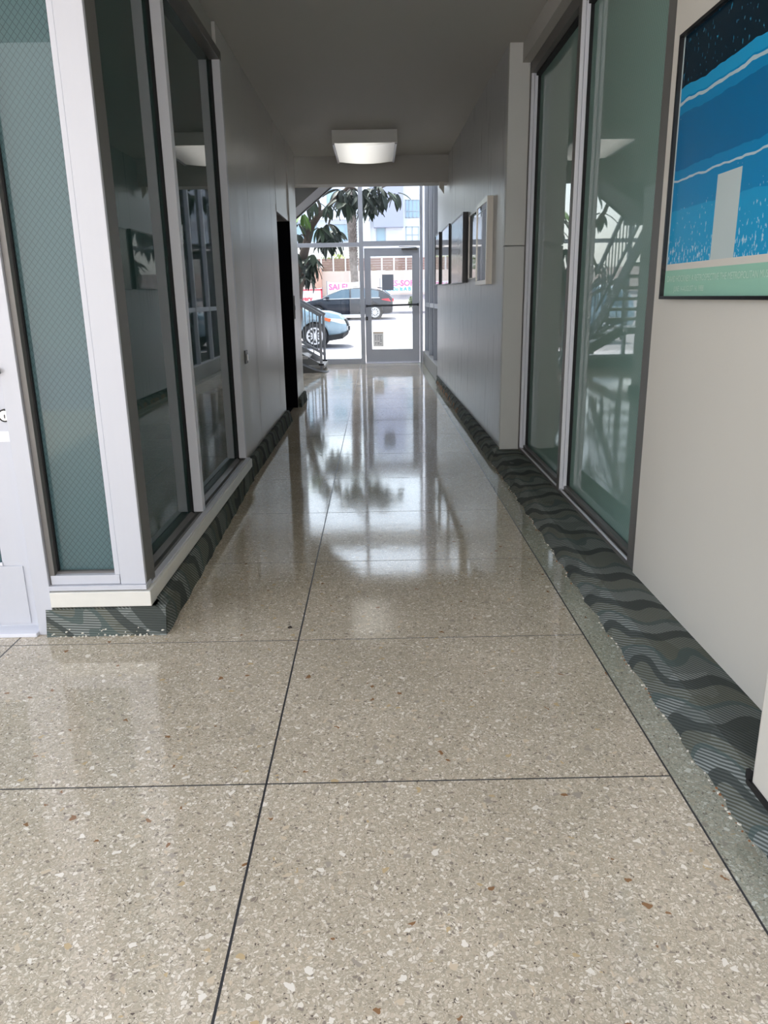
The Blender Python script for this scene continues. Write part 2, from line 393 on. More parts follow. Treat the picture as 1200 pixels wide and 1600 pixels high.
# ------------------------------------------------------------------ carpet bases
def carpet_run(name, prof, ys, label=None):
    """prof(y) gives the cross-section ring at y"""
    mb = MB().loft([[(x, y, z) for x, z in prof(y)] for y in ys])
    return struct(name, mb, CARPET, label)
def rag(y, a=.006): return a * (math.sin(y * 23) + .6 * math.sin(y * 61 + 1) + .4 * math.sin(y * 131))
def prof_r(y):
    xb = .864 + rag(y) + .012 * max(0, min(1, (y - 3) / 1.5))
    return [(1.10, .088), (.95, .090), (.925, .086), (.913, .074), (.905, .05), (xb + .012, .012), (xb, 0), (1.10, 0)]
ny = [-.6 + .05 * k for k in range(129)]
carpet_run('baseboard_right', prof_r, [y for y in ny if y < 5.79] + [5.795], 'dark green patterned carpet ledge along the right glazing')
def prof_r2(y):
    xb = .862 + .02 * (y - 5.8) / 5.7 + rag(y, .004); xw = xr(y)
    return [(xw - .001, .104), (xw - .03, .102), (.897, .092), (.890, .06), (xb, 0), (xw - .001, 0)]
carpet_run('baseboard_right.001', prof_r2, [5.801 + .1 * k for k in range(57)])
mb = MB().loft([[(.866 + .02 * (y - 5.8) / 5.7 + rag(y, .004) - .004, y, .002), (.886 + rag(y * 1.7, .002), y, .045 + rag(y * .6, .01)), (.893, y, .045), (.884 + .02 * (y - 5.8) / 5.7, y, .002)] for y in [8.3 + .1 * k for k in range(31)]])
o = struct('trim_6', mb, plain('rust_brown_backing', lin(140, 104, 72), .9, noise=.3, nscale=(9, 9, 9)))
def prof_l(y):
    return [(-.9615, 0), (-.902 + rag(y, .003), 0), (-.912, .05), (-.925, .10), (-.936, .116), (-.9615, .118)]
carpet_run('baseboard_left', prof_l, [5.312 + .1 * k for k in range(27)] + [7.96])
def prof_l2(y):
    return [(-.9415, 0), (-.899 + rag(y, .002), 0), (-.906, .05), (-.914, .105), (-.9415, .11)]
carpet_run('baseboard_left.001', prof_l2, [9.0, 9.2, 9.4, 9.6, 9.75])
def prof_l3(y):
    k = (y - 2.72) / 2.59
    return [(-.97, 0), (-.832 - .065 * k + rag(y, .003), 0), (-.845 - .06 * k, .05), (-.862 - .05 * k, .105), (-.875 - .04 * k, .112), (-.97, .112)]
carpet_run('baseboard_left.002', prof_l3, [2.722 + .05 * k for k in range(52)] + [5.311], 'green ribbed carpet base below the left glazing')
mb = MB().loft([[(x, y, z) for y, z in ((2.79, 0), (2.700, 0), (2.712, .05), (2.722, .105), (2.735, .112), (2.79, .112))] for x in (-1.30, -1.1, -.95, -.872, -.836)])
struct('baseboard_front', mb, CARPET)
# mortar and adhesive crumbs along the carpet edge
CR = plain('adhesive_crumbs', lin(226, 220, 206), .9); CRB = plain('rust_brown_adhesive', lin(150, 100, 62), .9)
def crumb_mesh(pts):
    mb = MB()
    for x, y, z, r in pts:
        mb.loft([[(x + r * math.cos(a) * random.uniform(.5, 1.2), y + r * math.sin(a) * random.uniform(.6, 1.6), z) for a in (0, 1.3, 2.6, 3.9, 5.2)],
                 [(x + .5 * r * math.cos(a), y + .6 * r * math.sin(a), z + r * .55) for a in (0, 1.3, 2.6, 3.9, 5.2)]])
    return mb
def crumbs(name, mat, pts):
    o = obj(name, crumb_mesh(pts), mat); o['kind'] = 'stuff'; return o
P = []
for k in range(240):
    y = random.uniform(1.0, 5.7); P.append((.864 + rag(y) + .012 * max(0, min(1, (y - 3) / 1.5)) - random.uniform(0, .006), y, -.0005, random.uniform(.002, .006)))
o = crumbs('adhesive_crumbs', CR, P[:150]); tag(o, 'pale and rust brown adhesive crumbs along the ragged edge of the right carpet ledge', 'crumbs')
obj('brown_glue_bits', crumb_mesh(P[150:]), CRB, o)['kind'] = 'stuff'
P = []
for k in range(46):
    x = random.uniform(-1.29, -.85); h = random.random() ** 3
    P.append((x, 2.699 + .1 * h * .11, h * .035, random.uniform(.002, .007)))
o = crumbs('plaster_crumbs', CR, P); tag(o, 'white plaster spots on the carpet base below the white corner post', 'crumbs')

# ------------------------------------------------------------------ window_1: wired pane facing the camera, corner post
FY = 2.73
w1 = sgroup('window_1', (-1.1, FY, 0), 'white framed wired teal glass panel facing the camera at left')
B('corner_post', ALU_W, w1, -1.00, -.905, FY, FY + .02, .202, CEILZ, bev=.002)
B('shaded_post_side', ALU_D, w1, -.985, -.9055, FY + .0205, FY + .125, .18, CEILZ)  # side of the white post, its shade put into a darker colour
B('glass_stop', ALU_W, w1, -1.022, -1.002, FY + .006, FY + .03, .24, CEILZ, bev=.002)
B('gasket', ALU_D, w1, -1.262, -1.022, FY + .028, FY + .048, .222, .248)
B('bottom_rail', ALU_W, w1, -1.268, -1.004, FY + .004, FY + .05, .203, .24, bev=.002)
B('glass_pane', G_FRONT, w1, -1.262, -1.005, FY + .05, FY + .056, .2, CEILZ)
B('jamb_liner', ALU_D, w1, -1.272, -1.252, FY + .006, FY + .05, .203, CEILZ)
B('gasket', BLACK, w1, -1.252, -1.246, FY + .036, FY + .05, .23, CEILZ)
B('sill_cap', ALU_W, w1, -1.274, -.9, FY - .012, FY + .06, .183, .2015, bev=.002)
B('sill_band', SILLM, w1, -1.272, -.885, FY - .02, FY + .06, .118, .179, bev=.003)
B('shadow_gap', BLACK, w1, -1.27, -.89, FY - .005, FY + .06, .112, .119)
# door_1: white storefront door leaf at the left edge
d1 = sgroup('door_1', (-1.9, FY + .03, 0), 'white glazed storefront door at the left edge')
B('door_jamb', ALU_W, d1, -1.338, -1.274, FY - .008, FY + .06, .0, CEILZ, bev=.002)
B('door_jamb', ALU_W, d1, -2.42, -2.36, FY - .008, FY + .06, .0, CEILZ, bev=.002)
B('threshold', ALU, d1, -2.36, -1.338, FY - .03, FY + .08, .0, .016, bev=.003)
lf = MB().box(-1.452, -1.3385, FY + .022, FY + .06, .03, 2.2); lf.box(-2.358, -2.25, FY + .022, FY + .06, .03, 2.2)
lf.box(-2.25, -1.452, FY + .022, FY + .06, .03, .285); lf.box(-2.25, -1.452, FY + .022, FY + .06, 2.06, 2.2)
dl = obj('door_leaf', lf, ALU_W, d1)
B('kick_panel', ALU_W, d1, -2.24, -1.375, FY + .017, FY + .022, .04, .278, bev=.002)
B('glass_stop', ALU, d1, -2.25, -1.45, FY + .016, FY + .022, .280, .294, bev=.001)
B('glass_pane', G_FRONT, d1, -2.25, -1.452, FY + .036, FY + .044, .285, 2.06)
B('transom', ALU_W, d1, -2.36, -1.338, FY, FY + .06, 2.21, 2.3); B('glass_pane', G_FRONT, d1, -2.36, -1.338, FY + .03, FY + .036, 2.3, CEILZ)
ob = MB().bar((-1.333, FY - .012, 1.02), (-1.60, FY - .045, 1.02), .03, .02, (0, 0, 1)); ob.box(-1.37, -1.342, FY - .01, FY + .022, 1.0, 1.04)
obj('pull_handle', ob, BLACK, d1)
lk = obj('lock_cylinder', MB().cyl((-1.352, FY + .016, .858), (0, 1, 0), .018, .012, 20), CHROME, d1)
ring = MB()
for k in range(24):
    a0, a1 = k * math.pi / 12, (k + 1) * math.pi / 12
    ring.bar((-1.352 + .021 * math.cos(a0), FY + .016, .858 + .021 * math.sin(a0)), (-1.352 + .021 * math.cos(a1), FY + .016, .858 + .021 * math.sin(a1)), .005, .012)
obj('lock_ring', ring, BLACK, d1)
B('keyway', BLACK, d1, -1.3535, -1.3505, FY + .008, FY + .0105, .848, .862)
B('strike_plate', ALU, d1, -1.41, -1.35, FY + .019, FY + .0225, .76, .80, bev=.001)

# ------------------------------------------------------------------ window_2: left corridor glazing
GX = -.982
w2 = sgroup('window_2', (GX, 4, 0), 'dark teal corridor glazing along the left side')
B('glass_pane', G_LEFT, w2, GX - .006, GX, 2.86, 3.79, .175, 2.65)
B('glass_pane', G_LEFT, w2, GX - .006, GX, 3.84, 5.14, .175, 2.65)
for y0, y1 in ((3.79, 3.845), (5.145, 5.19)):
    B('mullion', ALU, w2, -.966, -.918, y0, y1, .19, 2.67, bev=.002)
    B('gasket', BLACK, w2, -1.0, -.966, y0 + .004, y1 + .001, .18, 2.65)
B('head_frame', ALU_D, w2, -.99, -.918, 2.85, 5.2, 2.645, 2.70, bev=.002)
B('head_fascia', CEIL, w2, -1.1, -.985, 2.85, 5.309, 2.70, CEILZ)
sl_ = MB().loft([[(x, y, z) for x, z in ((-1.0, .112), (-.912, .112), (-.912, .176), (-.935, .186), (-.96, .178), (-.982, .192), (-1.0, .192))] for y in (2.855, 5.20)])
obj('sill_rail', sl_, ALU_D, w2)
B('sill_band', SILLM, w2, -.93, -.887, 2.80, 5.2, .119, .177, bev=.004)
B('sill_cap', ALU, w2, -.925, -.898, 2.80, 5.2, .178, .184, bev=.001)
B('shadow_gap', BLACK, w2, -.94, -.893, 2.76, 5.25, .1125, .119)
B('end_trim', WHITE, w2, -.985, -.945, 5.2, 5.309, .12, 2.70)
B('backing', DARKP, w2, -1.3, -1.02, 2.86, 5.3, .0, CEILZ)

# ------------------------------------------------------------------ window_3: right corridor glazing
RX = 1.158
w3 = sgroup('window_3', (RX, 4.4, 0), 'green wired corridor glazing along the right side')
B('glass_pane', G_RIGHT, w3, RX, RX + .006, 3.1, 4.46, .10, 2.74)
B('glass_pane', G_RIGHT, w3, RX, RX + .006, 4.5, 5.78, .10, 2.74)
def rmull(y0, y1):
    B('mullion', ALU, w3, 1.092, 1.114, y0, y1, .095, 2.74, bev=.003)
    B('mullion', ALU, w3, 1.116, 1.138, y0 + .004, y1 - .004, .095, 2.74, bev=.003)
    B('shaded_mullion_edge', ALU_D, w3, 1.0895, 1.0915, y0 + .004, y1, .095, 2.74)  # corridor face of the silver mullion, shade painted on as a dark slab
    B('gasket', BLACK, w3, 1.138, RX + .008, y0 + .012, y1, .095, 2.74)
rmull(4.44, 4.50); rmull(5.755, 5.797)
B('jamb_frame', ALU_D, w3, 1.094, RX + .008, 3.062, 3.16, .089, 2.774, bev=.003)
B('head_frame', ALU_D, w3, 1.092, RX + .008, 3.16, 5.80, 2.70, 2.774)
B('head_gasket', BLACK, w3, 1.125, RX + .004, 3.16, 5.79, 2.685, 2.70)
B('sill_rail', ALU_D, w3, 1.092, RX + .008, 3.16, 5.80, .084, .105)
B('sill_bead', ALU, w3, 1.094, 1.104, 3.16, 5.80, .105, .114, bev=.002)
B('sill_bead', ALU_D, w3, 1.122, 1.152, 3.16, 5.80, .105, .128, bev=.003)
B('backing', DARKP, w3, 1.25, 1.5, 3.062, 5.85, 0, 2.774)

# ------------------------------------------------------------------ window_4: street facade, door_2
Y0 = 15.0
w4 = sgroup('window_4', (0, Y0, 0), 'grey framed glass street front at the far end')
for x0, x1, z0, z1 in ((-.296, -.215, 0, 5.6), (.845, .90, 0, 5.6), (-2.52, -2.46, .0, 5.6), (-4.7, -4.64, 0, 5.6)):
    B('mullion', ALU_G, w4, x0, x1, Y0 - .05, Y0 + .06, z0, z1, bev=.003)
B('transom', ALU_G, w4, -.215, .845, Y0 - .05, Y0 + .06, 2.165, 2.255, bev=.003)
for x0, x1 in ((-2.46, -.296), (-4.64, -2.52)):
    B('transom', ALU_G, w4, x0, x1, Y0 - .05, Y0 + .06, 2.165, 2.235, bev=.003)
    B('bottom_rail', ALU_G, w4, x0, x1, Y0 - .05, Y0 + .06, 0, .10, bev=.003)
    B('glass_pane', CLEAR, w4, x0, x1, Y0 + .002, Y0 + .008, .10, 2.165)
for x0, x1 in ((-2.46, -.296), (-4.64, -2.52), (-.215, .845)):
    B('glass_pane', CLEAR, w4, x0, x1, Y0 + .002, Y0 + .008, 2.24, 5.5)
    B('head_rail', ALU_G, w4, x0, x1, Y0 - .05, Y0 + .06, 5.5, 5.6)
d2 = sgroup('door_2', (.3, Y0, 0), 'grey aluminium glass street door with push bar')
lf = MB().box(-.205, -.085, Y0 - .022, Y0 + .022, .025, 2.13); lf.box(.70, .838, Y0 - .022, Y0 + .022, .025, 2.13)
lf.box(-.085, .70, Y0 - .022, Y0 + .022, .025, .27); lf.box(-.085, .70, Y0 - .022, Y0 + .022, 1.985, 2.13)
obj('door_leaf', lf, ALU_G, d2)
B('glass_pane', CLEAR, d2, -.085, .70, Y0 - .003, Y0 + .003, .27, 1.985)
pb = MB().bar((-.19, Y0 - .075, 1.085), (.82, Y0 - .075, 1.10), .035, .03); pb.box(-.19, -.16, Y0 - .08, Y0 - .022, 1.06, 1.11); pb.box(.79, .82, Y0 - .08, Y0 - .022, 1.075, 1.125)
obj('push_bar', pb, plain('dark_push_bar', (.05, .055, .065, 1), .4, .5), d2)
B('door_lock', plain('dark_lock', (.05, .05, .05, 1), .4, .5), d2, -.19, -.155, Y0 - .036, Y0 - .022, .82, .89, bev=.003)
cl = MB().box(.5, .80, Y0 - .055, Y0 - .022, 2.085, 2.125, bev=.004); cl.bar((.78, Y0 - .06, 2.135), (.45, Y0 - .10, 2.145), .012, .02)
obj('door_closer', cl, ALU_D, d2)
B('door_sweep', ALU, d2, -.205, .838, Y0 - .03, Y0 - .022, .006, .035)
B('threshold', ALU, d2, -.213, .843, Y0 - .08, Y0 + .08, 0, .012, bev=.003)
# window_5: narrow side light on the right of the lobby
w5 = sgroup('window_5', (.97, 13.2, 0), 'grey narrow side window beside the street door')
for y0, y1 in ((11.5, 11.56), (12.62, 12.68), (13.66, 13.72), (14.86, 14.94)):
    B('mullion', ALU_G, w5, .93, 1.03, y0, y1, .24, 5.6, bev=.003)
for y0, y1 in ((11.56, 12.62), (12.68, 13.66), (13.72, 14.86)):
    B('mid_rail', ALU_G, w5, .94, 1.02, y0, y1, 1.06, 1.13, bev=.003)
    B('glass_pane', FROST, w5, .985, .991, y0, y1, .24, 1.06)
    B('glass_pane', FROST, w5, .985, .991, y0, y1, 1.13, 5.5)
struct('trim_4', MB().box(.898, 1.1, 11.5, 14.94, 0, .236, bev=.008), plain('grey_plinth', lin(150, 150, 148), .5, noise=.06))
struct('wall_right.006', MB().box(4.2, 4.5, 8, 15.06, -.1, 5.0), plain('neighbour_wall', lin(160, 164, 172), .7))
bk = MB().box(.80, .86, 9.93, 9.982, 2.52, 2.585); bk.loft([[(.80, y, 2.53), (.86, y, 2.53), (.86, y, 2.45)] for y in (9.94, 9.97)])
o = obj('wall_bracket', bk, WHITE); tag(o, 'small white angled bracket under the beam at the right wall', 'bracket')

# ------------------------------------------------------------------ ceiling light
lt = thing('ceiling_light', 'white boxy ceiling light with a ribbed diffuser in the corridor', 'light', (-.085, 9.07, CEILZ))
hs = MB().box(-.42, .25, 8.5, 8.515, 2.775, CEILZ - .001); hs.box(-.42, .25, 9.635, 9.65, 2.775, CEILZ - .001)
hs.box(-.42, -.405, 8.515, 9.635, 2.775, CEILZ - .001); hs.box(.235, .25, 8.515, 9.635, 2.775, CEILZ - .001)
obj('housing', hs, plain('white_lamp_enamel', (.72, .72, .69, 1), .4), lt)
# diffuser glows by itself, brightest in a band left of its middle
dm, dt, db = new_mat('ribbed_acrylic_diffuser')
g = nd(dt, 'ShaderNodeNewGeometry'); xyz = nd(dt, 'ShaderNodeSeparateXYZ'); dt.links.new(g.outputs['Position'], xyz.inputs[0])
db.inputs['Base Color'].default_value = (.75, .76, .75, 1); db.inputs['Roughness'].default_value = .22
wv = math_n(dt, 'SINE', math_n(dt, 'MULTIPLY', xyz.outputs[1], 230))
bp = nd(dt, 'ShaderNodeBump'); bp.inputs['Strength'].default_value = .25; bp.inputs['Distance'].default_value = .004
dt.links.new(wv, bp.inputs['Height']); dt.links.new(bp.outputs[0], db.inputs['Normal'])
db.inputs['Emission Color'].default_value = (1, .97, .9, 1); tb = math_n(dt, 'POWER', 2.718, math_n(dt, 'MULTIPLY', -1, math_n(dt, 'POWER', math_n(dt, 'DIVIDE', math_n(dt, 'ADD', xyz.outputs[0], .15), .27), 2)))
dt.links.new(math_n(dt, 'MULTIPLY', tb, .30), db.inputs['Emission Strength'])   # bright centre put into the emission, no tube modelled
pts = [(-.405 + .64 * k / 16, 2.752 + .026 * (2 * k / 16 - 1) ** 2) for k in range(17)]
df = MB().loft([[(x, y, z) for x, z in pts] + [(.235, y, 2.80), (-.405, y, 2.80)] for y in (8.517, 9.633)])
obj('diffuser', df, dm, lt, smooth=False)
for x0, x1 in ((-.418, -.395), (.225, .248)):
    B('side_trim', ALU_W, lt, x0, x1, 8.51, 9.64, 2.762, 2.776, bev=.002)

# ------------------------------------------------------------------ key switch on the left wall
ks = thing('key_switch', 'small steel key switch plate on the left wall panel', 'switch', (-.96, 5.65, .84))
B('plate', plain('dark_steel_plate', (.08, .08, .08, 1), .35, .8), ks, -.961, -.953, 5.60, 5.70, .795, .89, bev=.002)
B('rocker', CHROME, ks, -.953, -.940, 5.63, 5.675, .815, .865, bev=.004)
st = thing('door_strike', 'dark metal strike plate on the wall end beside the black doorway', 'latch', (-.94, 9.1, 1.2))
B('plate', BLACK, st, -.9425, -.936, 9.02, 9.08, 1.02, 1.28, bev=.002)
B('latch', plain('steel_latch', (.3, .3, .3, 1), .3, 1), st, -.936, -.928, 9.035, 9.06, 1.12, 1.17, bev=.002)

# ------------------------------------------------------------------ poster (plain generic stand-in for the print)
PX = 1.086
po = thing('framed_poster', 'large framed poster of blue bands on the cream right wall', 'poster', (PX, 2.36, 1.22))
PYa, PYb, PZ0, PZ1 = 2.925, 1.83, 1.225, 2.095
fr = MB()
for a in ((PX - .028, PX, PYb, PYa, PZ0, PZ0 + .011), (PX - .028, PX, PYb, PYa, PZ1 - .011, PZ1), (PX - .028, PX, PYb, PYb + .011, PZ0 + .011, PZ1 - .011), (PX - .028, PX, PYa - .011, PYa, PZ0 + .011, PZ1 - .011)):
    fr.box(*a)
obj('frame', fr, FR_BLACK, po)
pm, pt, pb_ = new_mat('poster_print')
g = nd(pt, 'ShaderNodeNewGeometry'); xyz = nd(pt, 'ShaderNodeSeparateXYZ'); pt.links.new(g.outputs['Position'], xyz.inputs[0])
u = math_n(pt, 'DIVIDE', math_n(pt, 'SUBTRACT', PYa, xyz.outputs[1]), PYa - PYb)
v = math_n(pt, 'DIVIDE', math_n(pt, 'SUBTRACT', xyz.outputs[2], PZ0), PZ1 - PZ0)
mp = nd(pt, 'ShaderNodeMapping'); mp.inputs['Scale'].default_value = (1, 95, 42); pt.links.new(g.outputs['Position'], mp.inputs[0])
nz = nd(pt, 'ShaderNodeTexNoise'); nz.inputs['Scale'].default_value = 1; nz.inputs['Detail'].default_value = 3; pt.links.new(mp.outputs[0], nz.inputs['Vector'])
n2 = nd(pt, 'ShaderNodeTexNoise'); n2.inputs['Scale'].default_value = 9; n2.inputs['Detail'].default_value = 2; pt.links.new(g.outputs['Position'], n2.inputs['Vector'])
vw = math_n(pt, 'ADD', v, math_n(pt, 'MULTIPLY', math_n(pt, 'SUBTRACT', n2.outputs[0], .5), .03))
NAVY, MID, DEEP, SKYB, PALE = (.003, .016, .030, 1), (.005, .22, .46, 1), (.004, .145, .33, 1), (.012, .31, .57, 1), (.42, .56, .60, 1)
NAVY_, MID_, DEEP_, SKYB_, PALE_, CREAM, MINT = (.004, .018, .032, 1), (.006, .185, .40, 1), (.004, .115, .27, 1), (.01, .26, .50, 1), (.42, .56, .60, 1), (.66, .63, .56, 1), (.30, .55, .42, 1)
col = ramp(pt, vw, [(0, SKYB), (.34, MID), (.50, DEEP), (.70, MID), (.755, SKYB), (.80, NAVY)], 'CONSTANT')
thr = nd(pt, 'ShaderNodeMapRange'); thr.inputs[1].default_value = .12; thr.inputs[2].default_value = .5; thr.inputs[3].default_value = .56; thr.inputs[4].default_value = .78
pt.links.new(v, thr.inputs[0])
col = mix_c(pt, math_n(pt, 'GREATER_THAN', nz.outputs[0], thr.outputs[0]), col, (.40, .62, .74, 1))
col = mix_c(pt, math_n(pt, 'MULTIPLY', math_n(pt, 'GREATER_THAN', nz.outputs[0], .66), math_n(pt, 'GREATER_THAN', v, .81)), col, (.02, .22, .36, 1))
for c0, w0 in ((.745, .006), (.46, .004)):
    col = mix_c(pt, math_n(pt, 'LESS_THAN', math_n(pt, 'ABSOLUTE', math_n(pt, 'SUBTRACT', vw, c0)), w0), col, PALE)
blk = math_n(pt, 'MULTIPLY', math_n(pt, 'LESS_THAN', math_n(pt, 'ABSOLUTE', math_n(pt, 'SUBTRACT', u, .43)), .075), math_n(pt, 'LESS_THAN', math_n(pt, 'ABSOLUTE', math_n(pt, 'SUBTRACT', v, .28)), .15))
col = mix_c(pt, blk, col, (.50, .58, .57, 1))
col = mix_c(pt, math_n(pt, 'LESS_THAN', v, .14), col, CREAM)
edge = math_n(pt, 'LESS_THAN', u, .02)
col = mix_c(pt, edge, col, (.5, .6, .6, 1))
col = mix_c(pt, math_n(pt, 'LESS_THAN', v, .115), col, MINT)
pt.links.new(col, pb_.inputs['Base Color']); pb_.inputs['Roughness'].default_value = .25; pb_.inputs['Specular IOR Level'].default_value = .35
B('print', pm, po, PX - .014, PX - .004, PYb + .008, PYa - .008, PZ0 + .008, PZ1 - .008)
INK = plain('pale_ink', (.52, .68, .56, 1), .4)
ux, uy = (0, -1, 0), (0, 0, 1)
text('lettering', 'DAVID HOCKNEY: A RETROSPECTIVE THE METROPOLITAN MUSEUM OF ART', .030, INK, po, (PX - .0146, PYa - .035, PZ0 + .060), ux, uy, squeeze=.86)
text('lettering', 'JUNE 14-AUGUST 14, 1988', .026, INK, po, (PX - .0146, PYa - .105, PZ0 + .027), ux, uy, squeeze=.86)

# ------------------------------------------------------------------ five framed pictures in a row
PHOTO = []
for i, (c1, c2) in enumerate((((.10, .09, .08, 1), (.42, .40, .37, 1)), ((.05, .06, .08, 1), (.3, .32, .34, 1)), ((.45, .44, .42, 1), (.22, .22, .22, 1)), ((.07, .08, .09, 1), (.25, .26, .28, 1)), ((.05, .05, .05, 1), (.3, .3, .28, 1)))):
    m, t, b = new_mat('dark_photo_print')
    g = nd(t, 'ShaderNodeNewGeometry'); n = nd(t, 'ShaderNodeTexNoise'); n.inputs['Scale'].default_value = 4; t.links.new(g.outputs['Position'], n.inputs['Vector'])
    t.links.new(mix_c(t, n.outputs[0], c1, c2), b.inputs['Base Color']); b.inputs['Roughness'].default_value = .02 if i != 2 else .16
    b.inputs['Specular IOR Level'].default_value = .6
    PHOTO.append(m)
specs = [  # y near, y far, z0, z1, depth, frame material, label
    (6.36, 7.02, 1.335, 2.0, .05, FR_SILV, .035, 'silver framed glazed picture nearest to the pillar on the right wall'),
    (7.15, 7.86, 1.405, 1.99, .012, FR_SILV, .006, 'thin frameless glazed picture second from the pillar on the right wall'),
    (7.98, 9.25, 1.375, 2.045, .05, FR_BLACK, .012, 'wide matt black framed picture in the middle of the wall row'),
    (9.38, 10.4, 1.385, 2.06, .05, FR_BLACK, .012, 'glossy black framed picture right next to the farthest one'),
    (10.75, 11.44, 1.40, 2.075, .045, FR_BLACK, .012, 'black framed picture farthest along the wall near the side window')]
for i, (ya, yb, za, zb, dep, fm, fw, lab) in enumerate(specs):
    xw = xr(ya) - .002 if fw else xr(ya)
    p = thing('picture_frame', lab, 'picture', (xw, (ya + yb) / 2, za), 'framed pictures on the right corridor wall')
    x0 = xw - dep
    f = MB().box(x0, xw, ya, ya + fw, za, zb); f.box(x0, xw, yb - fw, yb, za, zb); f.box(x0, xw, ya + fw, yb - fw, za, za + fw); f.box(x0, xw, ya + fw, yb - fw, zb - fw, zb)
    obj('frame', f, fm, p)
    B('glazed_print', PHOTO[i], p, x0 + .006, xw - .004, ya + fw, yb - fw, za + fw, zb - fw)
    if i == 0:
        f = MB().box(x0 + .003, x0 + .006, ya + fw, yb - fw, zb - fw - .05, zb - fw - .045)
        B('side_face', plain('aged_silver', lin(206, 200, 188), .35, .2), p, x0 + .001, xw - .006, ya - .004, ya, za, zb)
        obj('inner_bar', f, FR_BLACK, p)

# ------------------------------------------------------------------ notices on the street door
n1 = thing('paper_notice', 'small printed paper notice taped low on the street door glass', 'notice', (.04, Y0 - .004, .45))
def quad(x0, x1, y, z0, z1):
    mb = MB(); v = [mb.bm.verts.new(p) for p in ((x0, y, z0), (x1, y, z0), (x1, y, z1), (x0, y, z1))]; mb.bm.faces.new(v); return mb
obj('sheet', quad(-.062, .135, Y0 - .006, .325, .575), paper('grey_paper', (.50, .47, .44, 1)), n1); obj('header_strip', quad(-.062, .135, Y0 - .006, .575, .60), paper('tan_paper', (.36, .27, .19, 1)), n1)
INK_D = plain('dark_ink', (.05, .05, .06, 1), .7)
for r in range(7):
    for k in range(3):
        if random.random() < .8: B('text_line', INK_D, n1, -.03 + k * .048, -.03 + k * .048 + random.uniform(.02, .042), Y0 - .0082, Y0 - .0076, .365 + r * .027, .375 + r * .027)
n2_ = thing('grey_sign', 'dark grey square sign hung on the street door glass above the push bar', 'sign', (.24, Y0 - .006, 1.5))
B('board', plain('dark_grey_board', (.30, .33, .39, 1), .35), n2_, .132, .338, Y0 - .009, Y0 - .0045, 1.375, 1.65)
B('edge', plain('pale_tape', (.4, .42, .45, 1), .6), n2_, .126, .344, Y0 - .0043, Y0 - .0033, 1.368, 1.656)

# ------------------------------------------------------------------ staircase in the lobby
STEEL = plain('grey_steel', lin(150, 154, 160), .4, .5); TREAD = plain('terrazzo_tread', lin(188, 186, 182), .4, noise=.1, nscale=(60, 60, 60))
DSTEEL = plain('stringer_paint', lin(140, 141, 142), .5)
sc_ = thing('staircase', 'grey steel staircase with open treads in the lobby left of the street front', 'staircase', (-1.5, 13.9, 0))
for k in range(4):                                                   # first flight climbs away to the left
    x1 = -.93 - .29 * k; z = .10 + .165 * k
    B('tread', TREAD, sc_, x1 - .32, x1, 13.62, 14.62, z - .055, z, bev=.008)
for y in (13.66, 14.56):
    mb = MB().bar((-.98, y, .02), (-2.0, y, .60), .16, .04); obj('stringer', mb, DSTEEL, sc_)
B('landing', TREAD, sc_, -3.4, -2.12, 13.6, 14.75, .55, .66)
for k in range(9):                                                   # second flight climbs towards the camera
    y1 = 13.6 - .27 * k; z = .84 + .17 * k
    B('tread', TREAD, sc_, -2.57, -1.55, y1 - .31, y1, z - .05, z, bev=.006)
for x in (-1.52, -2.59):
    obj('stringer', MB().bar((x, 13.62, .60), (x, 11.1, 2.2), .22, .035, (1, 0, 0)), DSTEEL, sc_)
B('landing', DSTEEL, sc_, -2.65, -1.15, 10.28, 11.15, 2.15, 2.33)
for y in (10.35, 11.15):                                             # third flight rises to the right behind the beam
    obj('stringer', MB().loft([[(-1.25, yy, 2.16), (.2, yy, 3.30), (.2, yy, 3.72 + (.7 if y < 11 else 0)), (-1.25, yy, 2.58 + (.7 if y < 11 else 0))] for yy in (y - .02, y + .02)]), DSTEEL, sc_)
for k in range(8):
    B('tread', TREAD, sc_, -1.15 + .2 * k, -.93 + .2 * k, 10.38, 11.12, 2.44 + .152 * k, 2.48 + .152 * k)
obj('soffit', MB().loft([[(-1.25, yy, 2.18), (.2, yy, 3.32), (.2, yy, 3.35), (-1.25, yy, 2.21)] for yy in (10.37, 11.13)]), DSTEEL, sc_)
for y in (13.62, 14.55):
    obj('newel_post', MB().box(-1.005, -.962, y - .02, y + .02, .0 if y < 14 else .0, .955), STEEL, sc_)
    obj('newel_post', MB().box(-1.06, -1.02, y - .02, y + .02, .10, .99) if False else MB().box(-2.02, -1.98, y - .02, y + .02, .45, 1.52), STEEL, sc_)
    obj('handrail', MB().bar((-.95, y, .945), (-2.02, y, 1.555), .06, .055), STEEL, sc_)
    obj('lower_rail', MB().bar((-.98, y, .22), (-2.0, y, .80), .045, .035), STEEL, sc_)
    for k in range(7):
        x = -1.11 - .13 * k; dz = (-.98 - x) * .57
        B('baluster', STEEL, sc_, x - .008, x + .008, y - .008, y + .008, .235 + dz, .93 + dz)
    B('post_foot', BLACK, sc_, -1.03, -.94, y - .05, y + .05, .1005, .125)
for x in (-1.49,):
    obj('handrail', MB().bar((x, 13.5, 1.62), (x, 11.1, 3.16), .05, .05, (1, 0, 0)), STEEL, sc_)
    obj('lower_rail', MB().bar((x, 13.5, .95), (x, 11.1, 2.49), .035, .035, (1, 0, 0)), STEEL, sc_)
    for k in range(14):
        y = 13.4 - .165 * k
        B('baluster', STEEL, sc_, x - .008, x + .008, y - .008, y + .008, 1.02 + (13.4 - y) * .64, 1.66 + (13.4 - y) * .64)
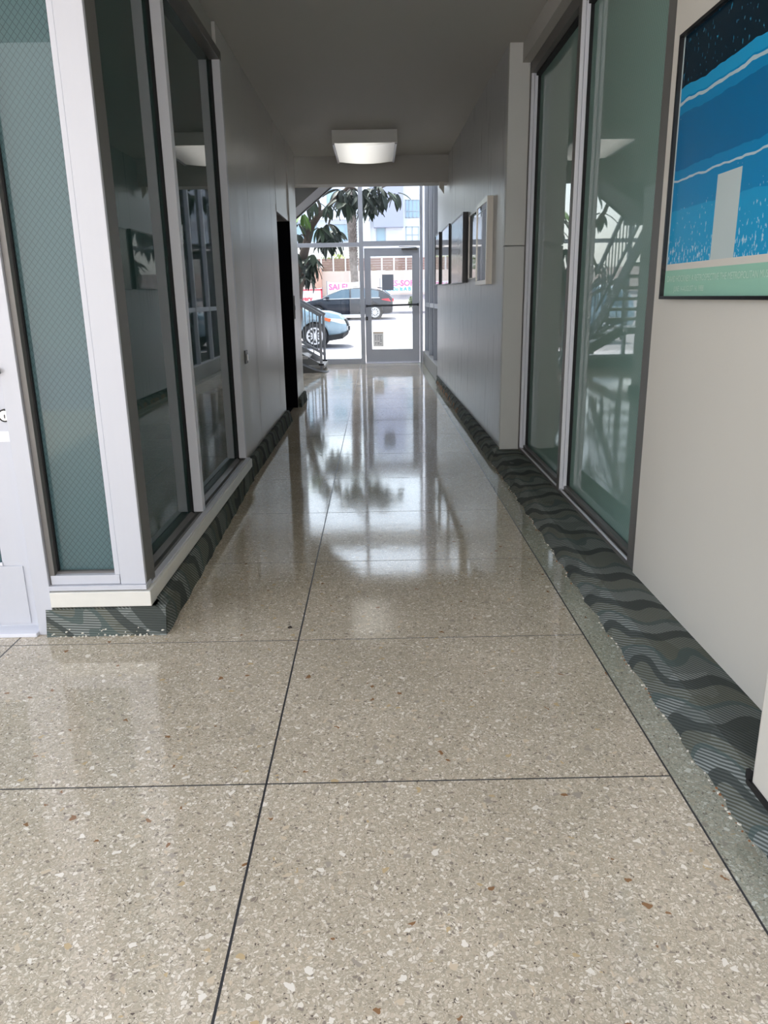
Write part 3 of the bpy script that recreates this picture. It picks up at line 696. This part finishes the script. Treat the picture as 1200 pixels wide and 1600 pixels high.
obj('base_block', MB().loft([[(-2.2, y, 0), (-.85 + .0 * y, y, 0), (-1.05, y, .035), (-1.35, y, .16), (-2.2, y, .2)] for y in (13.25, 13.58)]), plain('dark_concrete', (.1, .1, .1, 1), .7), sc_)

# ------------------------------------------------------------------ things on the floor
o = obj('dry_leaf', MB().loft([[(-.372, 2.742, 0), (-.363, 2.737, 0), (-.352, 2.742, 0), (-.36, 2.752, 0)], [(-.369, 2.742, .006), (-.362, 2.739, .009), (-.356, 2.743, .007), (-.361, 2.748, .008)]]), plain('dry_leaf', (.03, .022, .015, 1), .8))
tag(o, 'tiny dark crumpled leaf lying on the terrazzo near a divider strip', 'leaf')

# ================================================================== outside: the street
CONC = plain('pale_concrete', lin(182, 178, 181), .8, noise=.10, nscale=(.8, .8, .8)); ASPH = plain('worn_asphalt', lin(152, 147, 150), .85, noise=.12, nscale=(.25, 1.6, 1))
prof = [(15.06, -.02), (18.9, -.13), (19.0, -.14), (19.02, -.20), (24, -.20), (29, -.02), (36, .24), (40, .40), (40.02, .52), (44.8, .60), (47.9, 1.35), (48.4, 1.4), (75, 2.2), (130, 3)]
struct('floor.002', MB().loft([[(x, y, z) for y, z in prof + [(130, -2), (15.06, -2)]] for x in (-60, 60)]), ASPH, 'pale sloping street in front of the building')
sw = sgroup('floor.003', (0, 15, 0), 'pale concrete sidewalk outside the street door')
for i in range(-8, 8):
    for j in range(3):
        y0 = 15.075 + j * 1.28; x0 = i * 1.28; za = -.02 - (y0 - 15.06) * .0286; zb = -.02 - (y0 + 1.27 - 15.06) * .0286
        obj('paving_slab', MB().loft([[(x0, y0, za - .01), (x0 + 1.27, y0, za - .01), (x0 + 1.27, y0, za + .02), (x0, y0, za + .02)], [(x0, y0 + 1.27, zb - .01), (x0 + 1.27, y0 + 1.27, zb - .01), (x0 + 1.27, y0 + 1.27, zb + .02), (x0, y0 + 1.27, zb + .02)]]), CONC, sw)
# unseen court behind the camera, its wall shaped for bounce light and reflections
struct('floor.004', MB().box(-30, 30, -40, -3.5, -.14, -.012), CONC)
struct('wall_back.001', MB().box(-30, 30, -16.5, -16, -.02, 12.0), plain('unseen_court_wall', lin(203, 203, 201), .8))

# ------------------------------------------------------------------ cars
TYRE = plain('tyre_rubber', (.02, .02, .022, 1), .8); RIM = plain('alloy_rim', (.75, .76, .78, 1), .25, .6)
CGLASS = plain('car_glass', (.10, .16, .20, 1), .03, spec=.9); CTRIM = plain('black_plastic', (.015, .016, .018, 1), .6)
RED = plain('red_lens', (.6, .02, .05, 1), .2); ORANGE = plain('orange_lens', (.75, .16, .05, 1), .2); LENS = plain('clear_lens', (.75, .78, .8, 1), .1)
def make_car(root, st, paint, wheels, wr, flip):
    """stations (x, z sill, z belt, z roof, half width); x runs to the car's nose; flip = -1 turns the nose to -X"""
    L = root.location
    def W(x, y, z): return (L.x + flip * x, L.y + flip * y, L.z + z)
    def ring(s):
        x, zs, zb, zr, hw = s; gh = max(zr - zb, .02)
        half = [(hw * .86, zs), (hw * .97, zs + .10), (hw, zs + (zb - zs) * .5), (hw * .985, zb - .06), (hw * .95, zb), (hw * (.95 - .22 * min(gh / .5, 1)), zr - gh * .14), (hw * (.80 - .25 * min(gh / .5, 1)), zr)]
        return [W(x, y, z) for y, z in half] + [W(x, -y, z) for y, z in half[::-1]]
    body = obj('body', MB().loft([ring(s) for s in st]), paint, root, smooth=True)
    cut = MB()
    for wx in wheels: cut.cyl(W(wx, 0, wr), (0, 1, 0), wr + .06, 2.4, 28)
    co = obj('cutter', cut, None)
    md = body.modifiers.new('b', 'BOOLEAN'); md.object = co; md.operation = 'DIFFERENCE'; md.solver = 'EXACT'
    bpy.context.view_layer.update()
    me = bpy.data.meshes.new_from_object(body.evaluated_get(bpy.context.evaluated_depsgraph_get()))
    body.modifiers.clear()
    me.materials.clear(); me.materials.append(paint)
    for p_ in me.polygons: p_.material_index = 0
    if len(me.polygons) > 20: body.data = me
    bpy.data.objects.remove(co)
    def at(x):
        for a, b in zip(st, st[1:]):
            if min(a[0], b[0]) <= x <= max(a[0], b[0]):
                k = (x - a[0]) / (b[0] - a[0]); return [p + (q - p) * k for p, q in zip(a, b)]
        return list(st[0])
    for wx in wheels: obj('wheel_well', MB().cyl(W(wx, 0, wr), (0, 1, 0), wr + .055, 1.30, 24), CTRIM, root)
    hw = max(s[4] for s in st)
    for wx in wheels:
        for sd in (-1, 1):
            y = sd * (hw - .115)
            wh = obj('wheel', MB().cyl(W(wx, y, wr), (0, 1, 0), wr, .21, 28), TYRE, root)
            yo = sd * (hw - .008)
            rm = MB().cyl(W(wx, yo, wr), (0, 1, 0), wr * .16, .03, 12)
            for k in range(10):
                a = k * math.pi / 5
                rm.bar(W(wx, yo, wr), W(wx + wr * .62 * math.cos(a), yo, wr + wr * .62 * math.sin(a)), .045, .02)
            for k in range(20):
                a0, a1 = k * math.pi / 10, (k + 1) * math.pi / 10
                rm.bar(W(wx + wr * .64 * math.cos(a0), yo, wr + wr * .64 * math.sin(a0)), W(wx + wr * .64 * math.cos(a1), yo, wr + wr * .64 * math.sin(a1)), .05, .025)
            obj('rim', rm, RIM, wh)
    return W, at
def side_glass(root, W, at, xs, sd, name='side_window'):
    lo, hi = [], []
    for x in xs:
        _, zs, zb, zr, hw = at(x); gh = max(zr - zb, .02); yl = hw * .95; yh = hw * (.95 - .22 * min(gh / .5, 1)); 
        z0, z1 = zb + .03, zr - gh * .14 - .02
        if z1 < z0: z1 = z0
        k0, k1 = .03 / gh, (z1 - zb) / (gh * .86)
        lo.append(W(x, sd * (yl + (yh - yl) * k0 + .012), z0)); hi.append(W(x, sd * (yl + (yh - yl) * min(k1, 1) + .012), z1))
    mb = MB()
    inn = [[W(*((0, 0, 0))) for _ in ()]]
    rings = []
    for a, b in zip(lo, hi):
        dy = Vector((0, -.02 * sd * (1 if W(0, 1, 0)[1] > W(0, 0, 0)[1] else -1), 0))
        rings.append([Vector(a), Vector(b), Vector(b) + dy, Vector(a) + dy])
    mb.loft(rings)
    return obj(name, mb, CGLASS, root)

# grey-blue SUV, nose to the right
suv = thing('parked_suv', 'pale blue grey SUV with its nose beside the stair railing', 'car', (-1.83 - 1.30, 23.95, -.195))
PAINT1 = plain('blue_grey_paint', lin(150, 172, 184), .22, .25)
st1 = [(-2.28, .55, .9, .95, .74), (-2.2, .42, 1.0, 1.35, .84), (-1.9, .32, 1.05, 1.62, .90), (-1.2, .28, 1.06, 1.70, .91), (-.2, .28, 1.04, 1.70, .91), (.35, .28, 1.03, 1.62, .91), (.95, .28, 1.04, 1.18, .91), (1.10, .28, 1.05, 1.09, .91), (1.7, .30, 1.01, 1.05, .90), (2.02, .34, .92, .96, .86), (2.16, .40, .78, .82, .78), (2.24, .45, .66, .68, .66)]
W, at = make_car(suv, st1, PAINT1, (-1.32, 1.30), .355, 1)
for sd in (-1, 1):
    for xs in ((-1.85, -1.5, -1.25), (-1.15, -.6, -.15), (-.07, .35, .6, .85)): side_glass(suv, W, at, xs, sd)
    mb = MB().loft([[W(1.66, sd * .885, .86), W(1.70, sd * .88, .80), W(1.72, sd * .90, .80), W(1.70, sd * .905, .87)], [W(2.03, sd * .835, .83), W(2.05, sd * .83, .70), W(2.08, sd * .85, .70), W(2.06, sd * .86, .84)], [W(2.16, sd * .70, .78), W(2.18, sd * .68, .68), W(2.23, sd * .70, .68), W(2.2, sd * .72, .78)]])
    obj('headlight', mb, LENS, suv)
    mb = MB().loft([[W(1.55, sd * .895, .90), W(1.62, sd * .895, .80), W(1.62, sd * .915, .80), W(1.55, sd * .915, .90)], [W(1.80, sd * .875, .84), W(1.76, sd * .88, .75), W(1.76, sd * .905, .75), W(1.80, sd * .903, .84)]])
    obj('turn_signal', mb, ORANGE, suv)
    obj('mirror', MB().box(*sorted((W(.80, 0, 0)[0], W(.95, 0, 0)[0])), *sorted((W(0, sd * .92, 0)[1], W(0, sd * 1.08, 0)[1])), suv.location.z + 1.03, suv.location.z + 1.16, bev=.02), PAINT1, suv)
bp_ = MB().loft([[W(1.70, -.84, .20), W(1.70, .84, .20), W(1.70, .88, .36), W(1.70, -.88, .36)], [W(2.12, -.72, .26), W(2.12, .72, .26), W(2.16, .78, .42), W(2.16, -.78, .42)], [W(2.26, -.5, .36), W(2.26, .5, .36), W(2.28, .55, .46), W(2.28, -.55, .46)]])
obj('lower_bumper', bp_, CTRIM, suv)
obj('grille', MB().loft([[W(2.22, -.45, .62), W(2.22, .45, .62), W(2.14, .5, .82), W(2.14, -.5, .82)], [W(2.30, -.43, .62), W(2.30, .43, .62), W(2.22, .48, .82), W(2.22, -.48, .82)]]), CTRIM, suv)
obj('licence_plate', MB().loft([[W(2.27, -.2, .48), W(2.27, .2, .48), W(2.27, .2, .60), W(2.27, -.2, .60)], [W(2.32, -.2, .48), W(2.32, .2, .48), W(2.32, .2, .60), W(2.32, -.2, .60)]]), CTRIM, suv)

# dark hatchback, nose to the left
hb = thing('parked_hatchback', 'dark blue black hatchback across the street with a red tail light', 'car', (.79 - 2.2, 36.9, .255))
PAINT2 = plain('dark_blue_paint', lin(30, 36, 47), .2, .1)
st2 = [(-2.20, .40, .72, .75, .66), (-2.17, .30, .90, .93, .80), (-2.05, .26, .98, 1.06, .85), (-1.75, .24, .97, 1.26, .87), (-1.2, .22, .95, 1.42, .88), (-.5, .22, .93, 1.47, .88), (.15, .22, .92, 1.42, .88), (.75, .22, .92, 1.16, .88), (1.12, .22, .91, .95, .88), (1.6, .23, .84, .87, .86), (2.0, .28, .72, .75, .80), (2.18, .34, .58, .6, .68)]
W, at = make_car(hb, st2, PAINT2, (-1.36, 1.30), .315, -1)
for sd in (-1, 1):
    for xs in ((-1.55, -1.3, -1.05), (-.98, -.5, -.28), (-.2, .15, .5, .85)): side_glass(hb, W, at, xs, sd)
    mb = MB().loft([[W(-2.19, sd * .70, .92), W(-2.17, sd * .74, .78), W(-2.23, sd * .74, .78), W(-2.24, sd * .70, .92)], [W(-1.95, sd * .845, .93), W(-2.0, sd * .845, .80), W(-2.02, sd * .885, .80), W(-1.95, sd * .885, .93)], [W(-1.66, sd * .86, .90), W(-1.72, sd * .86, .86), W(-1.72, sd * .888, .86), W(-1.66, sd * .888, .90)]])
    obj('tail_light', mb, RED, hb)
    obj('beltline_strip', MB().bar(W(-1.6, sd * .84, .965), W(1.0, sd * .85, .925), .035, .03), RIM, hb)
    obj('mirror', MB().box(*sorted((W(.72, 0, 0)[0], W(.88, 0, 0)[0])), *sorted((W(0, sd * .88, 0)[1], W(0, sd * 1.03, 0)[1])), hb.location.z + .92, hb.location.z + 1.04, bev=.02), PAINT2, hb)
    obj('door_seam', MB().bar(W(-.24, sd * .88, .3), W(-.24, sd * .87, .9), .015, .012), CTRIM, hb)
    obj('side_skirt', MB().bar(W(-.95, sd * .80, .20), W(.9, sd * .80, .20), .08, .14), RIM, hb)
rw = MB().loft([[W(-1.80, -.60, 1.26), W(-1.80, .60, 1.26), W(-1.84, .60, 1.29), W(-1.84, -.60, 1.29)], [W(-2.06, -.68, 1.05), W(-2.06, .68, 1.05), W(-2.10, .68, 1.09), W(-2.10, -.68, 1.09)]])
obj('rear_window', rw, CGLASS, hb)
sp_ = MB().loft([[W(-1.5, -.62, 1.40), W(-1.5, .62, 1.40), W(-1.5, .62, 1.43), W(-1.5, -.62, 1.43)], [W(-2.0, -.60, 1.33), W(-2.0, .60, 1.33), W(-2.0, .60, 1.37), W(-2.0, -.60, 1.37)]])
obj('spoiler', sp_, PAINT2, hb)

# ------------------------------------------------------------------ banners, wall, fence across the street
PINK = plain('pink_letters', (.80, .20, .40, 1), .7); BLUEL = plain('blue_letters', (.12, .50, .75, 1), .7); REDL = plain('red_letters', (.85, .08, .10, 1), .7); BAN = plain('white_vinyl', (.85, .85, .86, 1), .6)
def banner(x0, x1, y, z0, z1, label, sag=.06):
    b = thing('banner', label, 'banner', ((x0 + x1) / 2, y, z0), 'sale banners on the bank across the street')
    n = 10; rings = []
    for k in range(n + 1):
        u_ = k / n; x = x0 + (x1 - x0) * u_; s = sag * 4 * u_ * (1 - u_); yy = y + .03 * math.sin(u_ * 9)
        rings.append([(x, yy, z0 - s * .5), (x, yy + .01, z0 - s * .5), (x, yy + .01, z1 - s), (x, yy, z1 - s)])
    obj('sheet', MB().loft(rings), BAN, b)
    for x in (x0 - .03, x1 + .03): obj('stake', MB().tube([(x, y + .02, z0 - .9), (x, y + .02, z1 + .05)], .022, 6), STEEL, b)
    return b
YB = 45.2
b1 = banner(-4.9, -3.08, YB, .95, 1.80, 'white banner with a red border left of the dark hatchback')
for a in ((-4.9, -3.08, YB - .05, YB - .04, 1.66, 1.73), (-3.14, -3.06, YB - .05, YB - .04, .95, 1.76)): B('red_border', REDL, b1, *a)
text('lettering', 'Every', .36, REDL, b1, (-4.45, YB - .05, 1.10), (1, 0, 0), (0, 0, 1), bold=.01)
b2 = banner(-2.75, -.82, YB, 1.20, 2.12, 'white sale banner with pink letters behind the hatchback roof')
text('lettering', 'SALE!', .46, PINK, b2, (-2.68, YB - .05, 1.68), (1, 0, 0), (0, 0, 1), bold=.012)
b3 = banner(.30, 3.2, YB, 1.50, 2.22, 'long white banner with pink and blue letters behind the street door')
text('lettering', 'ES-SOFAS', .44, PINK, b3, (.86, YB - .05, 1.84), (1, 0, 0), (0, 0, 1), bold=.012)
text('lettering', 'de Do It A B', .27, BLUEL, b3, (.62, YB - .05, 1.58), (1, 0, 0), (0, 0, 1), bold=.008)
STUC = plain('pinkish_stucco', lin(226, 205, 192), .9, noise=.06, nscale=(2, 2, 2))
struct('wall_front', MB().box(-40, 40, 48, 48.4, .5, 2.78), STUC, 'pinkish stucco retaining wall across the street')
pr = thing('gate_pillar', 'pink stone pillar at the fence left end above the retaining wall', 'pillar', (-3.5, 47.85, 1.3))
B('shaft', plain('pink_stone', lin(214, 170, 150), .9, noise=.1, nscale=(5, 5, 5)), pr, -3.72, -3.24, 47.65, 47.99, 1.2, 2.95); B('cap', STUC, pr, -3.78, -3.18, 47.6, 48.0, 2.95, 3.05, bev=.01)
fen = thing('boundary_fence', 'brown slatted panel fence with white posts on the retaining wall', 'fence', (0, 48.2, 2.78))
FBR = plain('brown_slats', lin(150, 120, 108), .8, noise=.15, nscale=(1, 1, 40)); FWH = plain('white_post', (.85, .84, .82, 1), .6)
for k in range(14):
    x = -4.0 + .735 * k
    B('post', FWH, fen, x - .04, x + .04, 48.16, 48.26, 2.781, 3.56)
    for j in range(5):
        B('slat', FBR, fen, x + .042, x + .693, 48.19, 48.22, 2.80 + j * .145, 2.80 + j * .145 + .135)
# bank shrubs
LEAF_Y = plain('yellow_green_foliage', lin(150, 165, 90), .8, noise=.3, nscale=(6, 6, 6)); LEAF_G = plain('sage_foliage', lin(118, 128, 98), .8, noise=.3, nscale=(6, 6, 6))
def shrub(name, label, c, r, mat, n=260, sq=1.0, lf_=.10):
    t = thing(name, label, 'shrub', c)
    mb = MB(); bm = mb.bm
    for k in range(n):
        d = Vector((random.gauss(0, 1), random.gauss(0, 1), random.gauss(0, 1))).normalized() * r * random.uniform(.45, 1)
        p = Vector(c) + Vector((d.x, d.y, (d.z * sq + r * sq)))
        a = Vector((random.uniform(-1, 1), random.uniform(-1, 1), random.uniform(-1, 1))).normalized() * lf_; b = a.cross(Vector((random.uniform(-1, 1), random.uniform(-1, 1), 1))).normalized() * lf_ * .45
        v = [bm.verts.new(q) for q in (p - a, p + b, p + a, p - b)]; bm.faces.new(v)
    o = obj('foliage', mb, mat, t); o['kind'] = 'stuff'
    obj('stem', MB().tube([Vector(c) + Vector((0, 0, -.05)), Vector(c) + Vector((0, 0, r * sq))], .04, 6), plain('stem', (.12, .09, .06, 1), .9), t)
    return t
shrub('shrub', 'sage green shrub on the bank above the red bordered banner', (-4.75, 46.6, 1.06), .38, LEAF_G)
shrub('shrub', 'low dark shrub behind the red bordered banner right corner', (-3.75, 46.4, 1.0), .33, LEAF_G)
shrub('shrub', 'green shrub at the right end of the pink lettered banner', (2.15, 44.0, .58), .38, LEAF_G)
shrub('tall_shrub', 'yellow green shrub rising behind the fence left of the palm', (-2.6, 52, 1.6), 1.25, LEAF_Y, 420, 1.0, .16)
shrub('tall_shrub', 'pale green shrub rising behind the fence between palm and door mullion', (-.75, 53.2, 1.6), .95, LEAF_Y, 420, 1.05, .16)
shrub('tall_shrub', 'grey green shrub behind the fence seen through the street door', (1.35, 52.5, 1.6), .95, LEAF_G, 360, 1.0, .15)
shrub('tall_shrub', 'broad green shrub behind the fence at its left end', (-4.8, 53, 1.6), 1.3, LEAF_G, 420, 1.0, .16)

# ------------------------------------------------------------------ palm
pl = thing('palm_tree', 'tall palm with a diamond scarred trunk beyond the hatchback', 'palm', (-1.25, 46.0, .75))
pmat, ptt, pbb = new_mat('palm_bark')
g = nd(ptt, 'ShaderNodeNewGeometry'); wv = nd(ptt, 'ShaderNodeTexNoise'); wv.inputs['Scale'].default_value = 6; ptt.links.new(g.outputs['Position'], wv.inputs['Vector'])
ptt.links.new(mix_c(ptt, wv.outputs[0], lin(72, 62, 56), lin(150, 138, 130)), pbb.inputs['Base Color']); pbb.inputs['Roughness'].default_value = .9
PX0 = -1.22
tr = MB().tube([(PX0, 46, .4), (PX0 + .02, 46, 2), (PX0 - .06, 46, 4), (PX0 - .12, 46, 6), (PX0 - .16, 46, 9.4)], [.27, .22, .21, .27, .24], 14)
obj('trunk', tr, pmat, pl)
bt = MB()
for r in range(44):                                                  # leaf-base scars as overlapping plates
    z = 3.0 + r * .145; xk = PX0 + .02 - .05 * (z - 2) / 2; rad = .215 + .05 * min(max((z - 4) / 2, 0), 1)
    for k in range(9):
        a = (k + .5 * (r % 2)) * 2 * math.pi / 9
        c, s = math.cos(a), math.sin(a); t_ = Vector((-s, c, 0)); n_ = Vector((c, s, 0)); q = Vector((xk, 46, z)) + n_ * rad
        bt.loft([[q - t_ * .055, q + t_ * .055, q + t_ * .05 - n_ * .05, q - t_ * .05 - n_ * .05],
                 [q - t_ * .025 + n_ * .055 + Vector((0, 0, .14)), q + t_ * .025 + n_ * .055 + Vector((0, 0, .14)), q + t_ * .02 + Vector((0, 0, .15)), q - t_ * .02 + Vector((0, 0, .15))]])
o = obj('leaf_scars', bt, pmat, pl); o['kind'] = 'stuff'
fm = plain('palm_frond', lin(90, 110, 62), .7)
fme = None
for k in range(22):
    a = k * 2.4; el = random.uniform(-.2, 1.1); L_ = random.uniform(1.6, 2.2)
    pts = [Vector((PX0 - .16, 46, 9.3)) + Vector((math.cos(a), math.sin(a), 0)) * (L_ * q * math.cos(el)) + Vector((0, 0, L_ * (q * math.sin(el) - .55 * q * q))) for q in (0, .25, .5, .75, 1)]
    mb = MB().tube(pts, [.03, .025, .02, .015, .008], 5); t_ = Vector((-math.sin(a), math.cos(a), 0))
    for i in range(12):
        q = .25 + .75 * i / 12; i0 = min(int(q * 4), 3); p = pts[i0].lerp(pts[i0 + 1], q * 4 - i0); d = (pts[-1] - pts[0]).normalized()
        for sd in (-1, 1):
            e = p + t_ * sd * .5 * (1.1 - q) + d * .3 + Vector((0, 0, -.18)); v = [mb.bm.verts.new(x) for x in (p, p + d * .05, e)]; mb.bm.faces.new(v)
    obj('frond', mb, fm, pl)

# ------------------------------------------------------------------ broad leaved tree just outside the glass
TY = 16.6
tre = thing('broadleaf_tree', 'dark broad leaved tree with drooping leaves just outside the street glass', 'tree', (-1.75, TY, -.05))
BARK = plain('grey_brown_bark', lin(92, 76, 68), .9, noise=.25, nscale=(14, 14, 4), bump=.3)
def px(x, y, Y=TY):                                                  # a spot on the tree's plane
    r_ = _A @ Vector(((x - 600) / FPX, (y - 800) / FPX, 1)); return EYE + r_ * (Y / r_.y)
limb = [Vector((-1.78, TY + .05, -.1)), px(466, 450), px(472, 408), px(478, 385), px(487, 352), px(498, 336), px(508, 330), px(522, 312), px(545, 292), px(560, 270)]
obj('trunk', MB().tube(limb, [.12, .105, .10, .085, .075, .065, .055, .042, .034, .026], 10), BARK, tre, smooth=True)
for pts, rr in (([px(498, 336), px(500, 322), px(494, 305), px(486, 280)], [.05, .035, .028, .02]), ([px(480, 380), px(474, 364), px(467, 350)], [.035, .025, .016]),
                ([px(545, 292), px(566, 300), px(590, 296), px(604, 290)], [.03, .024, .018, .012]), ([px(508, 330), px(516, 342), px(512, 356)], [.03, .022, .014]),
                ([px(472, 408), px(482, 412), px(486, 425)], [.035, .022, .014]), ([px(466, 450), px(430, 380), px(400, 340), px(380, 290)], [.08, .06, .045, .03]), ([px(430, 380), px(415, 420), px(402, 440)], [.04, .03, .02])):
    obj('branch', MB().tube(pts, rr, 7), BARK, tre, smooth=True)
lmats = [plain('dark_leaf', lin(34, 50, 38), .6, noise=.2, nscale=(8, 8, 8)), plain('mid_leaf', lin(48, 68, 44), .6, noise=.2, nscale=(8, 8, 8)), plain('bright_leaf', lin(110, 150, 62), .45, noise=.15, nscale=(8, 8, 8))]
leafmesh = []
for m in lmats:
    for v_ in range(2):
        n = 6; bm = bmesh.new(); wd = (.046, .062)[v_]; rows = []
        for k in range(n + 1):
            q = k / n; hw_ = wd * math.sin(math.pi * min(q * .93 + .05, 1)) ** .8; bend = -.18 * q * q
            rows.append([bm.verts.new((q * .34, -hw_, bend * .34 * 2 + .012)), bm.verts.new((q * .34, 0, bend * .34 * 2 - .004)), bm.verts.new((q * .34, hw_, bend * .34 * 2 + .012))])
        for a, b in zip(rows, rows[1:]):
            for i in (0, 1): f = bm.faces.new((a[i], b[i], b[i + 1], a[i + 1])); f.smooth = True
        me = bpy.data.meshes.new('leaf'); bm.to_mesh(me); bm.free(); me.materials.append(m); leafmesh.append(me)
n_leaf = 0
def whorl(x, y, n, kind=0, size=1.0, droop=1.0):
    global n_leaf
    c = px(x, y) + Vector((0, random.uniform(-.25, .25), 0)) - tre.location
    for k in range(n):
        if n_leaf >= 300: return
        a = k * 2 * math.pi / n + random.uniform(-.4, .4); el = -random.uniform(.25, 1.25) * droop + random.uniform(0, .3)
        d = Vector((math.cos(a) * math.cos(el), math.sin(a) * math.cos(el), math.sin(el)))
        s = random.uniform(.8, 1.1) * size
        yv = Vector((-math.sin(a), math.cos(a), random.uniform(-.5, .5))).normalized(); zv = d.cross(yv).normalized(); yv = zv.cross(d)
        o = bpy.data.objects.new('leaf', leafmesh[kind * 2 + random.randint(0, 1)]); C.objects.link(o); o.parent = tre
        m_ = Matrix((d * s, yv * s, zv * s)).transposed().to_4x4(); m_.translation = c + d * .03
        o.matrix_local = m_; n_leaf += 1
for x, y, n, kd in ((545, 304, 9, 0), (552, 296, 9, 0), (565, 306, 9, 0), (574, 314, 8, 0), (560, 318, 8, 1), (542, 318, 8, 1), (584, 306, 9, 0), (596, 302, 8, 0), (605, 299, 6, 1), (532, 298, 8, 0), (572, 296, 8, 0), (536, 310, 6, 0), (590, 292, 8, 0), (580, 322, 5, 0),
                    (492, 316, 5, 1), (474, 334, 6, 2), (480, 322, 5, 0), (514, 320, 5, 1), (620, 300, 5, 0),
                    (512, 350, 7, 0), (508, 360, 8, 0), (516, 362, 8, 0), (503, 368, 8, 0), (520, 372, 7, 0), (510, 376, 7, 0), (524, 360, 6, 0), (500, 356, 6, 1),
                    (468, 352, 6, 0), (466, 364, 5, 0),
                    (484, 404, 8, 0), (490, 412, 7, 0), (478, 416, 8, 0), (484, 426, 7, 0), (472, 424, 7, 0), (490, 398, 5, 1), (466, 396, 6, 0), (474, 434, 4, 0),
                    (440, 330, 6, 0), (420, 310, 6, 0), (400, 340, 6, 0), (410, 420, 7, 0), (402, 440, 6, 0)):
    whorl(x, y, n, kd)

# ------------------------------------------------------------------ buildings beyond
WB = plain('white_stucco', lin(238, 240, 242), .9); LB = plain('lavender_panel', lin(178, 180, 196), .8); WF = plain('window_frame_grey', lin(176, 184, 194), .5); WG = plain('window_glass_far', lin(168, 194, 206), .2, spec=.6); CURT = plain('pale_curtain', lin(226, 232, 234), .8)
def far_window(parent, x0, x1, z0, z1, y, nm=1, bars=(), glass=None):
    f = MB(); t = .07
    for a in ((x0, x1, z0, z0 + t), (x0, x1, z1 - t, z1), (x0, x0 + t, z0, z1), (x1 - t, x1, z0, z1)): f.box(a[0], a[1], y - .08, y, a[2], a[3])
    for k in range(1, nm + 1): xm = x0 + (x1 - x0) * k / (nm + 1); f.box(xm - t / 2, xm + t / 2, y - .08, y, z0, z1)
    for zz in bars: f.box(x0, x1, y - .10, y, zz - t / 2, zz + t / 2)
    w_ = obj('window', f, WF, parent)
    obj('pane', MB().box(x0 + t, x1 - t, y - .03, y - .005, z0 + t, z1 - t), glass or WG, w_)
A_ = thing('apartment_building', 'white apartment block with a lavender upper volume on the right', 'building', (3.5, 78, 1.5))
B('wall', WB, A_, -1.15, 12, 76, 84, 1.5, 15); B('upper_volume', LB, A_, -.05, 2.72, 74.9, 76, 7.5, 14); B('return_wall', WB, A_, -1.15, -.4, 75.4, 76, 1.5, 13)
B('parapet', WB, A_, -1.3, 12.2, 75.8, 84.2, 15, 15.4)
far_window(A_, 2.95, 4.35, 8.35, 9.95, 76, 3, (8.95,)); far_window(A_, 2.95, 4.2, 6.2, 7.6, 76, 1, (6.85,), CURT); far_window(A_, .15, 1.05, 6.25, 7.55, 76, 0)
far_window(A_, 5.2, 6.6, 8.35, 9.95, 76, 3, (8.95,)); far_window(A_, 5.2, 6.6, 6.2, 7.6, 76, 1)
D_ = thing('house', 'pale grey house with a long window band left of the palm trunk', 'building', (-6, 84, 1.5))
B('wall', plain('pale_grey_render', lin(226, 230, 238), .9), D_, -16, -1.7, 84, 92, 1.5, 13.2)
B('lower_storey', plain('cream_render', lin(236, 228, 214), .9), D_, -16, -1.5, 83.4, 84, 1.5, 6.4)
B('eave', WB, D_, -16.2, -1.6, 83.2, 84, 9.0, 9.3); B('roof', plain('pale_roof', lin(208, 208, 210), .8), D_, -16.2, -1.5, 83.5, 92.5, 13.2, 13.5)
far_window(D_, -4.9, -2.2, 6.9, 8.6, 84, 2); far_window(D_, -8.4, -6.0, 6.9, 8.8, 84, 2); far_window(D_, -11.5, -9.5, 6.9, 8.8, 84, 1); far_window(D_, -4.9, -3.4, 10.4, 12.0, 84, 1); far_window(D_, -8.4, -7, 10.4, 12, 84, 1)
